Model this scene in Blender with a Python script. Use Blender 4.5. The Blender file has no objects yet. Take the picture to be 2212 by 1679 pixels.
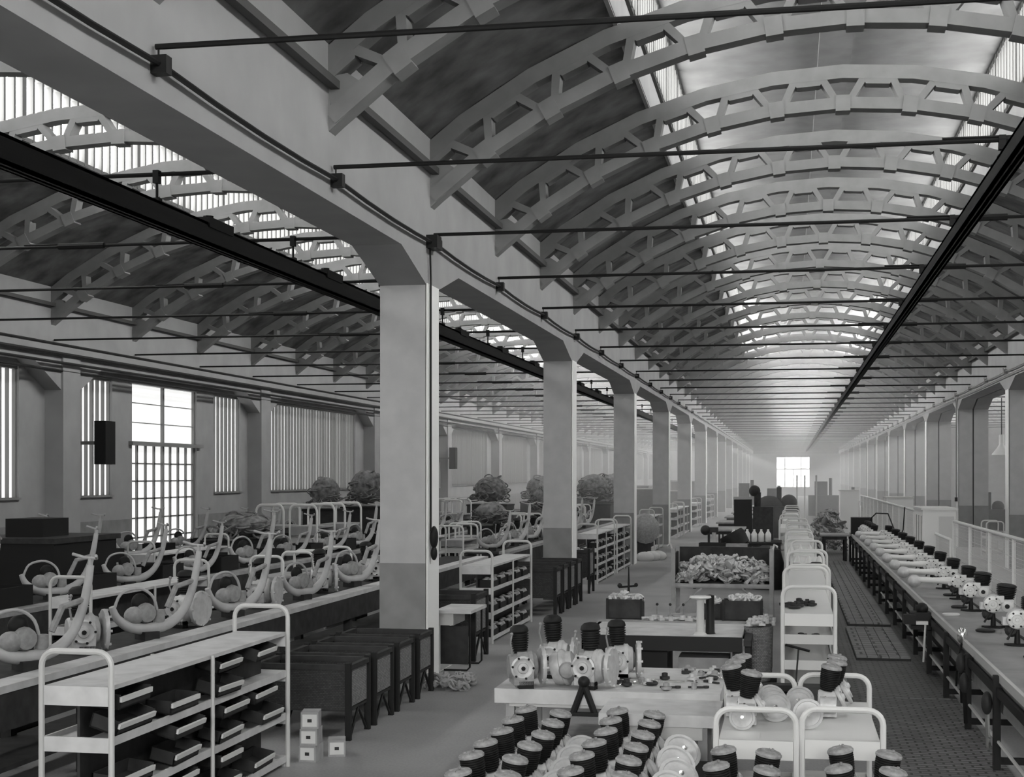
import bpy, math, random
from mathutils import Matrix, Vector
random.seed(7)
SC = bpy.context.scene
COL = SC.collection
PI = math.pi
ORD = ['nearest', 'second', 'third', 'fourth', 'fifth', 'sixth', 'seventh', 'eighth', 'ninth', 'tenth', 'eleventh', 'twelfth',
       'thirteenth', 'fourteenth', 'fifteenth', 'sixteenth', 'seventeenth', 'eighteenth', 'nineteenth', 'twentieth']

# ------------------------------------------------------------------ materials
def mat(name, v, rough=0.7, metal=0.0, noise=0.0, scale=4.0, bump=0.0, spec=0.5, detail=4):
    m = bpy.data.materials.new(name); m.use_nodes = True
    nt = m.node_tree; b = nt.nodes['Principled BSDF']
    b.inputs['Base Color'].default_value = (v, v, v * 0.985, 1)
    b.inputs['Roughness'].default_value = rough
    b.inputs['Metallic'].default_value = metal
    b.inputs['Specular IOR Level'].default_value = spec
    if noise or bump:
        tc = nt.nodes.new('ShaderNodeTexCoord'); n = nt.nodes.new('ShaderNodeTexNoise')
        n.inputs['Scale'].default_value = scale; n.inputs['Detail'].default_value = detail
        nt.links.new(tc.outputs['Object'], n.inputs['Vector'])
        if noise:
            r = nt.nodes.new('ShaderNodeMapRange')
            r.inputs['From Min'].default_value = 0.3; r.inputs['From Max'].default_value = 0.7
            r.inputs['To Min'].default_value = v * (1 - noise); r.inputs['To Max'].default_value = v * (1 + noise)
            nt.links.new(n.outputs['Fac'], r.inputs['Value'])
            cc = nt.nodes.new('ShaderNodeCombineColor')
            for k in ('Red', 'Green', 'Blue'): nt.links.new(r.outputs['Result'], cc.inputs[k])
            nt.links.new(cc.outputs['Color'], b.inputs['Base Color'])
        if bump:
            bp = nt.nodes.new('ShaderNodeBump'); bp.inputs['Strength'].default_value = bump
            bp.inputs['Distance'].default_value = 0.02
            nt.links.new(n.outputs['Fac'], bp.inputs['Height']); nt.links.new(bp.outputs['Normal'], b.inputs['Normal'])
    return m

def glass_mat(name, strength):
    # glowing panes: skylit frosted windows, and the added panels behind the camera
    m = bpy.data.materials.new(name); m.use_nodes = True
    nt = m.node_tree; b = nt.nodes['Principled BSDF']
    b.inputs['Base Color'].default_value = (.6, .6, .6, 1); b.inputs['Roughness'].default_value = .4
    b.inputs['Emission Color'].default_value = (1, 1, .985, 1)
    b.inputs['Emission Strength'].default_value = strength
    return m

def floor_mat():
    m = mat('floor_concrete', .2, .5)
    nt = m.node_tree; b = nt.nodes['Principled BSDF']
    tc = nt.nodes.new('ShaderNodeTexCoord')
    n1 = nt.nodes.new('ShaderNodeTexNoise'); n1.inputs['Scale'].default_value = 0.9; n1.inputs['Detail'].default_value = 8
    n2 = nt.nodes.new('ShaderNodeTexNoise'); n2.inputs['Scale'].default_value = 40; n2.inputs['Detail'].default_value = 3
    nt.links.new(tc.outputs['Object'], n1.inputs['Vector']); nt.links.new(tc.outputs['Object'], n2.inputs['Vector'])
    a = nt.nodes.new('ShaderNodeMath'); a.operation = 'ADD'
    nt.links.new(n1.outputs['Fac'], a.inputs[0]); nt.links.new(n2.outputs['Fac'], a.inputs[1])
    r = nt.nodes.new('ShaderNodeMapRange'); r.inputs['From Min'].default_value = .7; r.inputs['From Max'].default_value = 1.3
    r.inputs['To Min'].default_value = .22; r.inputs['To Max'].default_value = .32
    nt.links.new(a.outputs[0], r.inputs['Value'])
    cc = nt.nodes.new('ShaderNodeCombineColor')
    for k in ('Red', 'Green', 'Blue'): nt.links.new(r.outputs['Result'], cc.inputs[k])
    nt.links.new(cc.outputs['Color'], b.inputs['Base Color'])
    return m

def block_mat(name, lo, hi, sx, rough=.55, mortar=.02, upright=False):
    m = mat(name, .2, rough)
    nt = m.node_tree; b = nt.nodes['Principled BSDF']
    tc = nt.nodes.new('ShaderNodeTexCoord'); br = nt.nodes.new('ShaderNodeTexBrick')
    br.inputs['Scale'].default_value = 1.0
    br.inputs['Brick Width'].default_value = sx; br.inputs['Row Height'].default_value = sx * .55
    br.inputs['Mortar Size'].default_value = mortar
    br.inputs['Color1'].default_value = (lo, lo, lo, 1); br.inputs['Color2'].default_value = (hi, hi, hi, 1)
    br.inputs['Mortar'].default_value = (lo * .3, lo * .3, lo * .3, 1)
    if upright:      # weave runs round the sides: use (x + y, z)
        sp = nt.nodes.new('ShaderNodeSeparateXYZ'); ad = nt.nodes.new('ShaderNodeMath'); ad.operation = 'ADD'
        cb = nt.nodes.new('ShaderNodeCombineXYZ')
        nt.links.new(tc.outputs['Object'], sp.inputs[0]); nt.links.new(sp.outputs['X'], ad.inputs[0]); nt.links.new(sp.outputs['Y'], ad.inputs[1])
        nt.links.new(ad.outputs[0], cb.inputs['X']); nt.links.new(sp.outputs['Z'], cb.inputs['Y'])
        nt.links.new(cb.outputs[0], br.inputs['Vector'])
    else: nt.links.new(tc.outputs['Object'], br.inputs['Vector'])
    nt.links.new(br.outputs['Color'], b.inputs['Base Color'])
    return m

M = dict(
    wall=mat('pale_plaster', .34, .8, noise=.07, scale=1.5, spec=.03),
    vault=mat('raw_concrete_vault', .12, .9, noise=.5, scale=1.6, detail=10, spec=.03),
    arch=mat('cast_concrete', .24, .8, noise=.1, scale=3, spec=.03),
    pillar=mat('painted_pillar', .42, .8, noise=.06, scale=4, spec=.03),
    strip=mat('pale_paint', .85, .6, spec=.1),
    dado=mat('grey_dado_paint', .24, .6, noise=.12, scale=3, spec=.03),
    black=mat('black_steel', .01, .55, spec=.25),
    dark=mat('dark_iron', .028, .55, noise=.3, scale=9, spec=.25),
    darkwood=mat('dark_wood', .035, .7, noise=.35, scale=6, spec=.2),
    midwood=mat('worn_wood', .3, .6, noise=.2, scale=6),
    bench=mat('pale_bench_top', .52, .5, noise=.15, scale=5),
    white=mat('white_enamel', .66, .35),
    cream=mat('pale_enamel', .5, .4),
    alu=mat('cast_aluminium', .5, .52, metal=.3, noise=.12, scale=20),
    alud=mat('dull_aluminium', .28, .6, metal=.2, noise=.2, scale=18),
    fin=mat('blackened_iron_fins', .009, .65, spec=.3),
    cap=mat('dusty_cylinder_head', .26, .6, noise=.3, scale=30),
    chrome=mat('polished_steel', .8, .2, metal=1),
    wicker=block_mat('wicker_weave', .025, .045, .03, .8, .0015, True),
    wickl=block_mat('pale_wicker_weave', .16, .26, .03, .8, .0015, True),
    card=mat('pale_card', .62, .8),
    grey=mat('grey_enamel', .22, .45),
    foli=mat('dusty_bundle', .16, .85, noise=.6, scale=8, bump=.4),
    glass=glass_mat('lantern_glass', 17.0),
    wglass=glass_mat('wall_window_glass', .62),
    eglass=glass_mat('end_window_glass', 4.0),
    fill_glow=glass_mat('added_front_light', 30.0),  # glow of the panel added behind the camera as front light
    fill_glow_dim=glass_mat('added_front_light_dim', 7.0),  # weaker glow for the added side-hall panels, keeps the left foreground darker
    glass_far=glass_mat('boosted_lantern_glass', 30.0),  # same glazing with its glow raised to brighten the far hall
    lino=mat('worn_linoleum', .26, .35, noise=.25, scale=3),
    frame=mat('primer_coat', .4, .6, noise=.15, scale=5),
    mull=mat('weathered_mullion', .1, .8, spec=.05),
    ledge=mat('shaded_ledge', .07, .8),  # dark base colour stands in for the ledge's shaded underside
    lantern=mat('grey_lantern_boards', .14, .85, noise=.12, scale=2, spec=.03),
    floor=floor_mat(),
    blocks=block_mat('wood_block_paving', .11, .16, .16, .5, .012),
    mat_=block_mat('duckboard', .20, .26, .5, .6, .02),
)

# ------------------------------------------------------------------ mesh helper
def rotm(x=0, y=0, z=0):
    return Matrix.Rotation(z, 4, 'Z') @ Matrix.Rotation(y, 4, 'Y') @ Matrix.Rotation(x, 4, 'X')

class MB:
    def __init__(s): s.v = []; s.f = []
    def add(s, vs, fs, m=None):
        o = len(s.v)
        s.v += [tuple(m @ Vector(p)) if m else tuple(p) for p in vs]
        s.f += [tuple(i + o for i in f) for f in fs]
        return s
    def box(s, x0, x1, y0, y1, z0, z1, m=None):
        return s.add([(x0, y0, z0), (x1, y0, z0), (x1, y1, z0), (x0, y1, z0), (x0, y0, z1), (x1, y0, z1), (x1, y1, z1), (x0, y1, z1)],
                     [(0, 3, 2, 1), (4, 5, 6, 7), (0, 1, 5, 4), (1, 2, 6, 5), (2, 3, 7, 6), (3, 0, 4, 7)], m)
    def prism(s, poly, axis, a0, a1, m=None):
        n = len(poly)
        def p(u, v, a): return {'x': (a, u, v), 'y': (u, a, v), 'z': (u, v, a)}[axis]
        vs = [p(u, v, a0) for u, v in poly] + [p(u, v, a1) for u, v in poly]
        fs = [tuple(range(n))[::-1], tuple(range(n, 2 * n))] + [(i, (i + 1) % n, n + (i + 1) % n, n + i) for i in range(n)]
        return s.add(vs, fs, m)
    def lathe(s, prof, n=16, m=None):
        vs = []; fs = []
        for r, z in prof:
            for i in range(n):
                a = 2 * PI * i / n; vs.append((r * math.cos(a), r * math.sin(a), z))
        for k in range(len(prof) - 1):
            for i in range(n):
                j = (i + 1) % n
                fs.append((k * n + i, k * n + j, (k + 1) * n + j, (k + 1) * n + i))
        fs.append(tuple(range(n))[::-1]); fs.append(tuple((len(prof) - 1) * n + i for i in range(n)))
        return s.add(vs, fs, m)
    def tube(s, pts, r, n=8, m=None, closed=False):
        P = [Vector(p) for p in pts]; vs = []; fs = []; prev = None; N = len(P)
        for k, p in enumerate(P):
            if closed: t = (P[(k + 1) % N] - P[k - 1])
            else: t = (P[min(k + 1, N - 1)] - P[max(k - 1, 0)])
            t.normalize()
            if prev is None:
                a = Vector((0, 0, 1)) if abs(t.z) < .9 else Vector((1, 0, 0))
                u = t.cross(a).normalized()
            else:
                u = (prev - t * prev.dot(t)).normalized()
            prev = u; w = t.cross(u)
            rr = r[k] if isinstance(r, (list, tuple)) else r
            for i in range(n):
                a = 2 * PI * i / n; vs.append(tuple(p + (u * math.cos(a) + w * math.sin(a)) * rr))
        for k in range(N if closed else N - 1):
            k2 = (k + 1) % N
            for i in range(n):
                j = (i + 1) % n; fs.append((k * n + i, k * n + j, k2 * n + j, k2 * n + i))
        if not closed:
            fs.append(tuple(range(n))[::-1]); fs.append(tuple((N - 1) * n + i for i in range(n)))
        return s.add(vs, fs, m)
    def ball(s, r, c=(0, 0, 0), n=12, k=8, sc=(1, 1, 1)):
        prof = [(max(r * math.sin(PI * i / k), 1e-4), -r * math.cos(PI * i / k)) for i in range(k + 1)]
        return s.lathe(prof, n, Matrix.Translation(c) @ Matrix.Diagonal((*sc, 1)))
    def build(s, name, m, parent=None, label=None, cat=None, group=None, kind=None):
        me = bpy.data.meshes.new(name); me.from_pydata(s.v, [], s.f)
        me.polygons.foreach_set('use_smooth', [True] * len(me.polygons))
        me.set_sharp_from_angle(angle=math.radians(38))
        me.materials.append(m)
        o = bpy.data.objects.new(name, me); COL.objects.link(o)
        if parent is not None: o.parent = parent
        tag(o, label, cat, group, kind)
        return o

def smooth(pts, n=4, rad=None):
    out = []; rr = []; P = [Vector(p) for p in pts]
    for i in range(len(P) - 1):
        p0, p1, p2, p3 = P[max(i - 1, 0)], P[i], P[i + 1], P[min(i + 2, len(P) - 1)]
        for k in range(n):
            t = k / n
            out.append(tuple(.5 * ((2 * p1) + (p2 - p0) * t + (2 * p0 - 5 * p1 + 4 * p2 - p3) * t * t + (3 * p1 - p0 - 3 * p2 + p3) * t ** 3)))
            if rad: rr.append(rad[i] * (1 - t) + rad[i + 1] * t)
    out.append(tuple(P[-1]))
    if rad: rr.append(rad[-1]); return out, rr
    return out

def tag(o, label=None, cat=None, group=None, kind=None):
    if label: o['label'] = label
    if cat: o['category'] = cat
    if group: o['group'] = group
    if kind: o['kind'] = kind
    return o

def thing(name, label=None, cat=None, loc=(0, 0, 0), rz=0, group=None):
    o = bpy.data.objects.new(name, None); COL.objects.link(o)
    o.location = loc; o.rotation_euler = (0, 0, rz); o.empty_display_size = .1
    return tag(o, label, cat, group)

def kids(o): return [c for c in o.children]
def copy_tree(o, parent=None):
    c = o.copy(); COL.objects.link(c)
    c.parent = parent
    for ch in kids(o): copy_tree(ch, c)
    return c
USED = set()
def place(proto, loc, rz=0, label=None, group=None, scale=1, rx=0, ry=0):
    """first call uses the prototype itself, later calls copy it with its parts"""
    if proto.name in USED: o = copy_tree(proto)
    else: USED.add(proto.name); o = proto
    o.location = loc; o.rotation_euler = (rx, ry, rz)
    o.scale = (scale,) * 3 if not isinstance(scale, tuple) else scale
    if label: o['label'] = label
    if group: o['group'] = group
    elif 'group' in o: del o['group']
    return o

# ------------------------------------------------------------------ dimensions (metres)
XL, XLO = -4.45, -5.05          # left pillars, nave face / outer face
XR, XRO = 6.0, 7.05             # right pillars (double, with a joint)
XW = -16.3                      # outer wall of the left aisle hall
XE = 17.5                       # outer wall of the right hall
Y0, Y1 = -16.0, 185.5
BAY = 12.4
PY = [5.6 + BAY * k for k in range(-1, 15)]
NAVES = [(.775, 5.225), (-10.675, 5.625), (12.275, 5.225)]
RB, RT, CZ = 7.8, 8.42, .2      # arch bottom / top chord radius, centre height

# ------------------------------------------------------------------ building shell
b = MB().box(-16.6, 17.8, Y0, Y1, -.2, 0); b.build('floor', M['floor'], kind='structure', label='grey concrete floor of the factory hall')
MB().box(.72, 1.9, 6, 176, 0, .012).build('floor', M['blocks'], kind='structure', label='dark block paving strip beside the long bench on the right')

def arcade(x0, x1, name, lab):
    top, sof, spr, run, hw = 6.98, 5.3, 4.98, 1.2, .3
    b = MB().box(x0, x1, Y0, Y1, sof, top)
    for p in PY:
        if p - hw - run < Y0: continue
        b.prism([(p - hw - run, sof), (p - hw, spr), (p + hw, spr), (p + hw + run, sof)], 'x', x0, x1)
    return b.build(name, M['wall'], kind='structure', label=lab)
arcade(XLO, XL, 'wall_left_arcade', 'pale arcade wall carried by the left row of pillars')
# the right arcade is two walls side by side with a dark joint between them
arcade(XR, XR + .5, 'wall_right_arcade', 'pale arcade wall carried by the right row of double pillars')
arcade(XR + .55, XRO, 'wall_right_arcade_back', 'second arcade wall behind the joint on the right')

NORD = ['first', 'second', 'third', 'fourth', 'fifth', 'sixth', 'seventh', 'eighth', 'ninth', 'tenth', 'eleventh', 'twelfth', 'thirteenth', 'fourteenth', 'fifteenth', 'sixteenth']
k = 0
for i, p in enumerate(PY):
    k_ = i - 2
    lab = 'square concrete pillar of the left row, %s from the front' % (NORD[k_] if 0 <= k_ < 14 else 'one behind the viewer')
    r = thing('pillar', lab, 'pillar', (0, p, 0)); r['kind'] = 'structure'
    MB().box(XLO, XL - .004, -.3, .3, 0, 4.98).build('shaft', M['pillar'], r)
    MB().box(XLO - .006, XL - .01, -.306, .306, 0, 1.5).build('dado', M['dado'], r, label='darker painted lower part')
    MB().box(XL - .012, XL + .012, -.3, .3, 0, 5.0).build('face_plate', M['strip'], r, label='pale strip on the aisle side')
    r = thing('pillar', lab.replace('square', 'double').replace('left', 'right'), 'pillar', (0, p, 0)); r['kind'] = 'structure'
    MB().box(XR + .004, XR + .5, -.3, .3, 0, 4.98).box(XR + .55, XRO, -.3, .3, 0, 4.98).build('shaft', M['pillar'], r)
    MB().box(XR + .49, XR + .56, -.24, .24, 0, 5.0).build('expansion_joint', M['black'], r, label='dark vertical joint')
    MB().box(XR + .01, XR + .49, -.306, .306, 0, 1.5).box(XR + .56, XRO + .006, -.306, .306, 0, 1.5).build('dado', M['dado'], r, label='darker painted lower part')
    MB().box(XR - .012, XR + .02, -.3, .3, 0, 5.0).build('face_plate', M['strip'], r, label='pale strip on the aisle side')

# vaults with lantern openings
OP = 2.85
for ni, (ax, hw) in enumerate(NAVES):
    sx = hw / 5.225
    nm = ['centre', 'left', 'right'][ni]
    a0 = math.asin(5.3 / 8.47); a1 = math.asin(OP / 8.47)
    b = MB()
    for sg in (-1, 1):
        N = 12
        inner = []; outer = []
        for q in range(N + 1):
            a = a0 + (a1 - a0) * q / N
            inner.append((ax + sg * sx * 8.45 * math.sin(a), CZ + 8.45 * math.cos(a)))
            outer.append((ax + sg * sx * 8.62 * math.sin(a), CZ + 8.62 * math.cos(a)))
        for q in range(N):
            b.prism([inner[q], inner[q + 1], outer[q + 1], outer[q]], 'y', Y0, Y1)
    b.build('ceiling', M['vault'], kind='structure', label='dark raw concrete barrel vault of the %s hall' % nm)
    zc = CZ + math.sqrt(8.45 ** 2 - OP ** 2)
    b = MB()
    for sg in (-1, 1):
        x = ax + sg * OP * sx
        b.box(min(x, x + sg * .16), max(x, x + sg * .16), Y0, Y1, zc - .02, 8.72)
    b.build('ceiling_curb', M['wall'], kind='structure', label='pale upstand along the roof lantern of the %s hall' % nm)
    b = MB().box(ax - OP * sx - .5, ax + OP * sx + .5, Y0, Y1, 10.02, 10.2).box(ax - .28, ax + .28, Y0, Y1, 9.9, 10.02)
    b.build('ceiling_lantern', M['lantern'], kind='structure', label='flat lantern roof with a ridge beam over the %s hall' % nm)
    for sg in (-1, 1):
        x = ax + sg * (OP * sx + .06)
        root = thing('window_%d' % (1 + ni * 2 + (sg + 1) // 2), 'long lantern glazing high on the %s side of the %s hall roof' % ('left' if sg < 0 else 'right', nm), 'window'); root['kind'] = 'structure'
        b = MB(); y = Y0
        while y < Y1 - 1:
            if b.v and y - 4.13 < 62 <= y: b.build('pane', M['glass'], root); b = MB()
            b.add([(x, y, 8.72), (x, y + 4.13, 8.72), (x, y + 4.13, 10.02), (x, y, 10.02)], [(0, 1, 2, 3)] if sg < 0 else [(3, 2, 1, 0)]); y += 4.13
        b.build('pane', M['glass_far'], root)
        b = MB(); y = Y0; j = 0
        xi = x - sg * .03
        while y < Y1:
            w = .075 if j % 7 else .15
            xd = x - sg * .12
            b.box(min(xd, x), max(xd, x), y - w / 2, y + w / 2, 8.72, 10.02); y += .34; j += 1
        b.box(xi - .08, xi + .08, Y0, Y1, 8.7, 8.78).box(xi - .08, xi + .08, Y0, Y1, 9.92, 10.02)
        b.build('mullion', M['mull'], root)

# purlins along the vault feet
for x, nm in ((XL + .07, 'left arcade wall'), (XR - .07, 'right arcade wall'), (XLO - .07, 'left hall side of the left arcade'), (XW + .07, 'outer left wall')):
    MB().box(x - .045, x + .045, Y0, Y1, 6.39, 6.47).build('trim_1', M['ledge'], kind='structure', label='thin concrete ledge running along the ' + nm)

# outer left wall with its window bays
b = MB(); SILL, HEAD = 2.12, 4.97
wins = []
for i, p in enumerate(PY):
    p2 = p + BAY
    if abs(p - 30.4) < .1:
        ops = [(31.3, 33.3, SILL), (34.4, 38.5, 0), (39.7, 41.8, SILL)]
    else:
        ops = [(p + 1.25, p + 10.9, SILL)]
    y = p
    for a, c, z in ops:
        b.box(XW - .3, XW, y, a, 0, 7.6)
        b.box(XW - .3, XW, a, c, HEAD, 7.6)
        if z: b.box(XW - .3, XW, a, c, 0, z)
        wins.append((a, c, z)); y = c
    b.box(XW - .3, XW, y, p2, 0, 7.6)
    b.box(XW, XW + .45, p - .4, p + .4, 0, 5.3)
    b.prism([(p - 1.6, 5.1), (p - .4, 4.5), (p + .4, 4.5), (p + 1.6, 5.1)], 'x', XW, XW + .4)
b.box(XW - .3, XW, Y0, PY[0], 0, 7.6)
b.box(XW, XW + .4, Y0, Y1, 5.1, 5.45)
b.build('wall_left', M['wall'], kind='structure', label='pale outer wall of the left hall with tall window bays')
MB().box(XW, XW + .02, Y0, 34.3, 0, 1.5).box(XW, XW + .02, 38.6, Y1, 0, 1.5).build('baseboard_left', M['dado'], kind='structure', label='grey painted dado along the outer left wall')
n = 7
for a, c, z in wins:
    if z == 0: continue
    w = c - a
    r = thing('window_%d' % n, 'tall ribbed-glass window in the outer left wall, %s' % ('slim one beside the glazed door' if w < 3 else '%d metres down the hall' % round(a)), 'window'); r['kind'] = 'structure'; n += 1
    q = MB()
    for t in range(4):
        ya, yb = a + w * t / 4, a + w * (t + 1) / 4
        q.add([(XW - .15, ya, z), (XW - .15, yb, z), (XW - .15, yb, HEAD), (XW - .15, ya, HEAD)], [(0, 1, 2, 3)])
    q.build('pane', M['wglass'], r)
    q = MB(); y = a; j = 0
    while y <= c + .01:
        h = .016 if j % 4 else .035
        q.box(XW - .15, XW - .07, y - h, y + h, z, HEAD); y += w / max(1, round(w / .3)); j += 1
    q.box(XW - .2, XW + .06, a, c, z - .05, z).box(XW - .16, XW - .04, a, c, HEAD - .08, HEAD)
    q.build('window_frame', M['grey'], r)

r = thing('door_1', 'tall glazed double door with fanlight in the outer left wall', 'door'); r['kind'] = 'structure'
q = MB()
q.add([(XW - .15, 34.4, 0), (XW - .15, 38.5, 0), (XW - .15, 38.5, HEAD), (XW - .15, 34.4, HEAD)], [(0, 1, 2, 3)]); q.build('pane', M['wglass'], r)
q = MB()
for yy in [34.4 + 4.1 * t / 8 for t in range(9)]: q.box(XW - .14, XW - .09, yy - (.08 if yy in (34.4, 38.5) else .035), yy + .035, 0, 3.4)
for yy in (34.4, 36.45, 38.5): q.box(XW - .14, XW - .07, yy - .05, yy + .05, 0, HEAD)
for zz in (.5, 1.0, 1.5, 2.0, 2.45, 2.9): q.box(XW - .14, XW - .09, 34.4, 38.5, zz - .02, zz + .02)
for zz in (3.95, 4.45): q.box(XW - .14, XW - .1, 34.4, 38.5, zz - .012, zz + .012)
q.box(XW - .15, XW + .12, 34.2, 38.7, 3.36, 3.46).box(XW - .16, XW + .03, 34.2, 38.7, HEAD - .05, HEAD + .08)
q.build('door_frame', M['grey'], r)

# right hall outer wall and end walls
MB().box(XE, XE + .3, Y0, Y1, 0, 8).build('wall_right', M['wall'], kind='structure', label='pale outer wall of the right hall')
b = MB()
wx0, wx1, wz0, wz1 = -1.55, 2.45, 1.15, 4.85
b.box(-16.6, wx0, Y1, Y1 + .3, 0, 10.2).box(wx1, 17.8, Y1, Y1 + .3, 0, 10.2).box(wx0, wx1, Y1, Y1 + .3, 0, wz0).box(wx0, wx1, Y1, Y1 + .3, wz1, 10.2)
b.build('wall_back', M['wall'], kind='structure', label='far end wall of the halls')
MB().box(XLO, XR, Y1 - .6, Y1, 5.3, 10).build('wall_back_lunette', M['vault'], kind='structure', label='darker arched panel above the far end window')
r = thing('window_30', 'bright square window in the far end wall', 'window'); r['kind'] = 'structure'
MB().add([(wx0, Y1 + .1, wz0), (wx1, Y1 + .1, wz0), (wx1, Y1 + .1, wz1), (wx0, Y1 + .1, wz1)], [(0, 1, 2, 3)]).build('pane', M['eglass'], r)
q = MB().box(wx0, wx1, Y1 + .02, Y1 + .08, 3.35, 3.45)
for t in (1, 2, 3): q.box(wx0 + t - .04, wx0 + t + .04, Y1 + .02, Y1 + .08, wz0, 3.4 if t == 2 else wz1)
q.build('window_frame', M['grey'], r)
b = MB(); xs = -16.6
for ax, hw in NAVES[1:2] + NAVES[:1] + NAVES[2:]:
    b.box(xs, ax - 3.8, Y0 - .3, Y0, 0, 10.2).box(ax - 3.8, ax + 3.8, Y0 - .3, Y0, 0, 5.3).box(ax - 3.8, ax + 3.8, Y0 - .3, Y0, 9.2, 10.2); xs = ax + 3.8
b.box(xs, 17.8, Y0 - .3, Y0, 0, 10.2)
b.build('wall_front', M['wall'], kind='structure', label='end wall behind the viewer')
for i, (ax, hw) in enumerate(NAVES):  # added glowing panels, out of view, to front-light arches and pillars
    r = thing('window_%d' % (31 + i), 'added light panel in the end wall behind the viewer, %s hall' % ['centre', 'left', 'right'][i], 'window'); r['kind'] = 'structure'
    MB().add([(ax - 3.8, Y0 - .1, 5.3), (ax + 3.8, Y0 - .1, 5.3), (ax + 3.8, Y0 - .1, 9.2), (ax - 3.8, Y0 - .1, 9.2)], [(3, 2, 1, 0)]).build('pane', M['fill_glow' if i == 0 else 'fill_glow_dim'], r)
    q = MB()
    for t in range(9): q.box(ax - 3.8 + t * .95 - .03, ax - 3.8 + t * .95 + .03, Y0 - .08, Y0 - .03, 5.3, 9.2)
    q.build('window_frame', M['grey'], r)

# ------------------------------------------------------------------ roof arches, tie rods
def arch_mesh():
    b = MB(); t = .125; NP = 12; A = math.asin(5.225 / RB)
    def pt(r, a): return (r * math.sin(a), r * math.cos(a))
    def seg(r0, r1, a0, a1, y=t): b.prism([pt(r0, a0), pt(r0, a1), pt(r1, a1), pt(r1, a0)], 'y', -y, y)
    st = 2 * A / NP
    for i in range(NP):
        a = -A + i * st; c = a + st; mid = (a + c) / 2
        # straight-sided chords
        seg(RT - .17, RT + .03, a, c)
        seg(RB, RB + .17, a + st * .1, c - st * .1)
        # node block under each joint
        if i: seg(RB - .035, RB + .2, a - st * .11, a + st * .11, t + .012)
    # web: V from each bottom node to the gussets under the top chord
    for i in range(NP):
        a = -A + i * st; c = a + st; mid = (a + c) / 2
        g = st * .22
        if 0 < i < NP - 1 or True:
            b.prism([pt(RT - .16, mid - st * .23), pt(RT - .16, mid + st * .23), pt(RT - .26, mid + st * .17), pt(RT - .26, mid - st * .17)], 'y', -t * .985, t * .985)
        w = st * .055
        for sg in (-1, 1):
            bot = mid + sg * st * .4; top = mid + sg * st * .19
            b.prism([pt(RB + .12, bot - w), pt(RB + .12, bot + w), pt(RT - .14, top + w * 1.1), pt(RT - .14, top - w * 1.1)], 'y', -t * .97, t * .97)
    # solid feet
    for sg in (-1, 1):
        a0, a1 = sg * (A + .12), sg * (A - st * .62)
        b.prism([pt(RB, sg * (A + .02)), pt(RB, a1), pt(RB + .30, a1 + sg * st * .1), pt(RT - .10, sg * (A - .02)), (sg * 5.225, CZ + 6.0), (sg * 5.225, pt(RB, A)[1])], 'y', -t * .85, t * .85)
    return b
base = arch_mesh().build('roof_arch', M['arch'])
base.location = (0, 0, CZ)
AY = [18.0 + BAY / 3 * k for k in range(-5, 41)]
for ni, (ax, hw) in enumerate(NAVES):
    nm = ['centre', 'left', 'right'][ni]
    ys = AY if ni < 2 else [y for y in AY if 30 < y < 150]
    for k, y in enumerate(ys):
        if ni == 0 and k == 0: o = base
        else: o = base.copy(); COL.objects.link(o)
        o.location = (ax, y, CZ); o.scale = (hw / 5.225, 1, 1)
        kk = k - 3
        if ni < 2 and 0 <= kk < 12:
            tag(o, 'open-webbed concrete roof arch over the %s hall, %s from the front' % (nm, NORD[kk]), 'roof arch')
        else:
            tag(o, 'open-webbed concrete roof arch in the receding far row of the %s hall' % nm, 'roof arch', group='far roof arches of the %s hall' % nm)
tr = []
for ni, (ax, hw) in enumerate(NAVES):
    nm = ['centre', 'left', 'right'][ni]
    x0, x1 = [(XL, XR), (XW, XLO), (XRO, XE)][ni]
    r0 = thing('tie_rod', None, 'tie rod')
    MB().tube([(x0 + .02, 0, 0), (x1 - .02, 0, 0)], .022, 8).build('rod', M['black'], r0)
    MB().tube([(ax + 1.1, 0, 0), (ax + 1.75, 0, 0)], .042, 8).tube([(ax + .6, 0, .03), (ax + 1.1, 0, .03)], .014, 6).build('turnbuckle', M['black'], r0)
    first = True
    ys = AY if ni < 2 else [y for y in AY if 30 < y < 150]
    for k, y in enumerate(ys):
        kk = k - 3
        if ni < 2 and 0 <= kk < 12: lab, g = 'dark steel tie rod across the %s hall, %s from the front' % (nm, NORD[kk]), None
        else: lab, g = 'dark steel tie rod in the far receding row of the %s hall' % nm, 'far tie rods of the %s hall' % nm
        o = place(r0, (0, y, 5.65), 0, lab, g)

# crane rails hung from the tie rods
def rail(x, z0, z1, w, lab, knobs):
    r = thing('crane_rail', lab, 'crane rail', (x, 0, 0))
    MB().box(-w / 2, w / 2, -8, 168, z0, z0 + .03).box(-w / 2, w / 2, -8, 168, z1 - .03, z1).box(-.02, .02, -8, 168, z0, z1).box(-w / 2, -w / 2 + .03, -8, 168, z0, z1).box(w / 2 - .03, w / 2, -8, 168, z0, z1).build('beam', M['black'], r)
    h = []
    for y in AY:
        if y < 10: continue
        o = MB().tube([(0, y, z1), (0, y, 5.65)], .014, 6).box(-.04, .04, y - .04, y + .04, z1, z1 + .05).box(-.03, .03, y - .04, y + .04, 5.56, 5.69).build('hanger', M['black'], r)
    if knobs:
        y = 15
        while y < 60:
            MB().box(-.1, .1, y, y + .7, z1 - .05, z1 + .06).tube([(0, y + .2, z1), (0, y + .2, z1 + .1)], .06, 8).build('clamp', M['black'], r)
            y += 4.13
    return r
rail(1.9, 5.28, 5.46, .13, 'long black crane rail slung under the tie rods of the centre hall', False)
rail(-6.3, 5.12, 5.36, .16, 'long black crane rail with clamps in the left hall', True)

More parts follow.
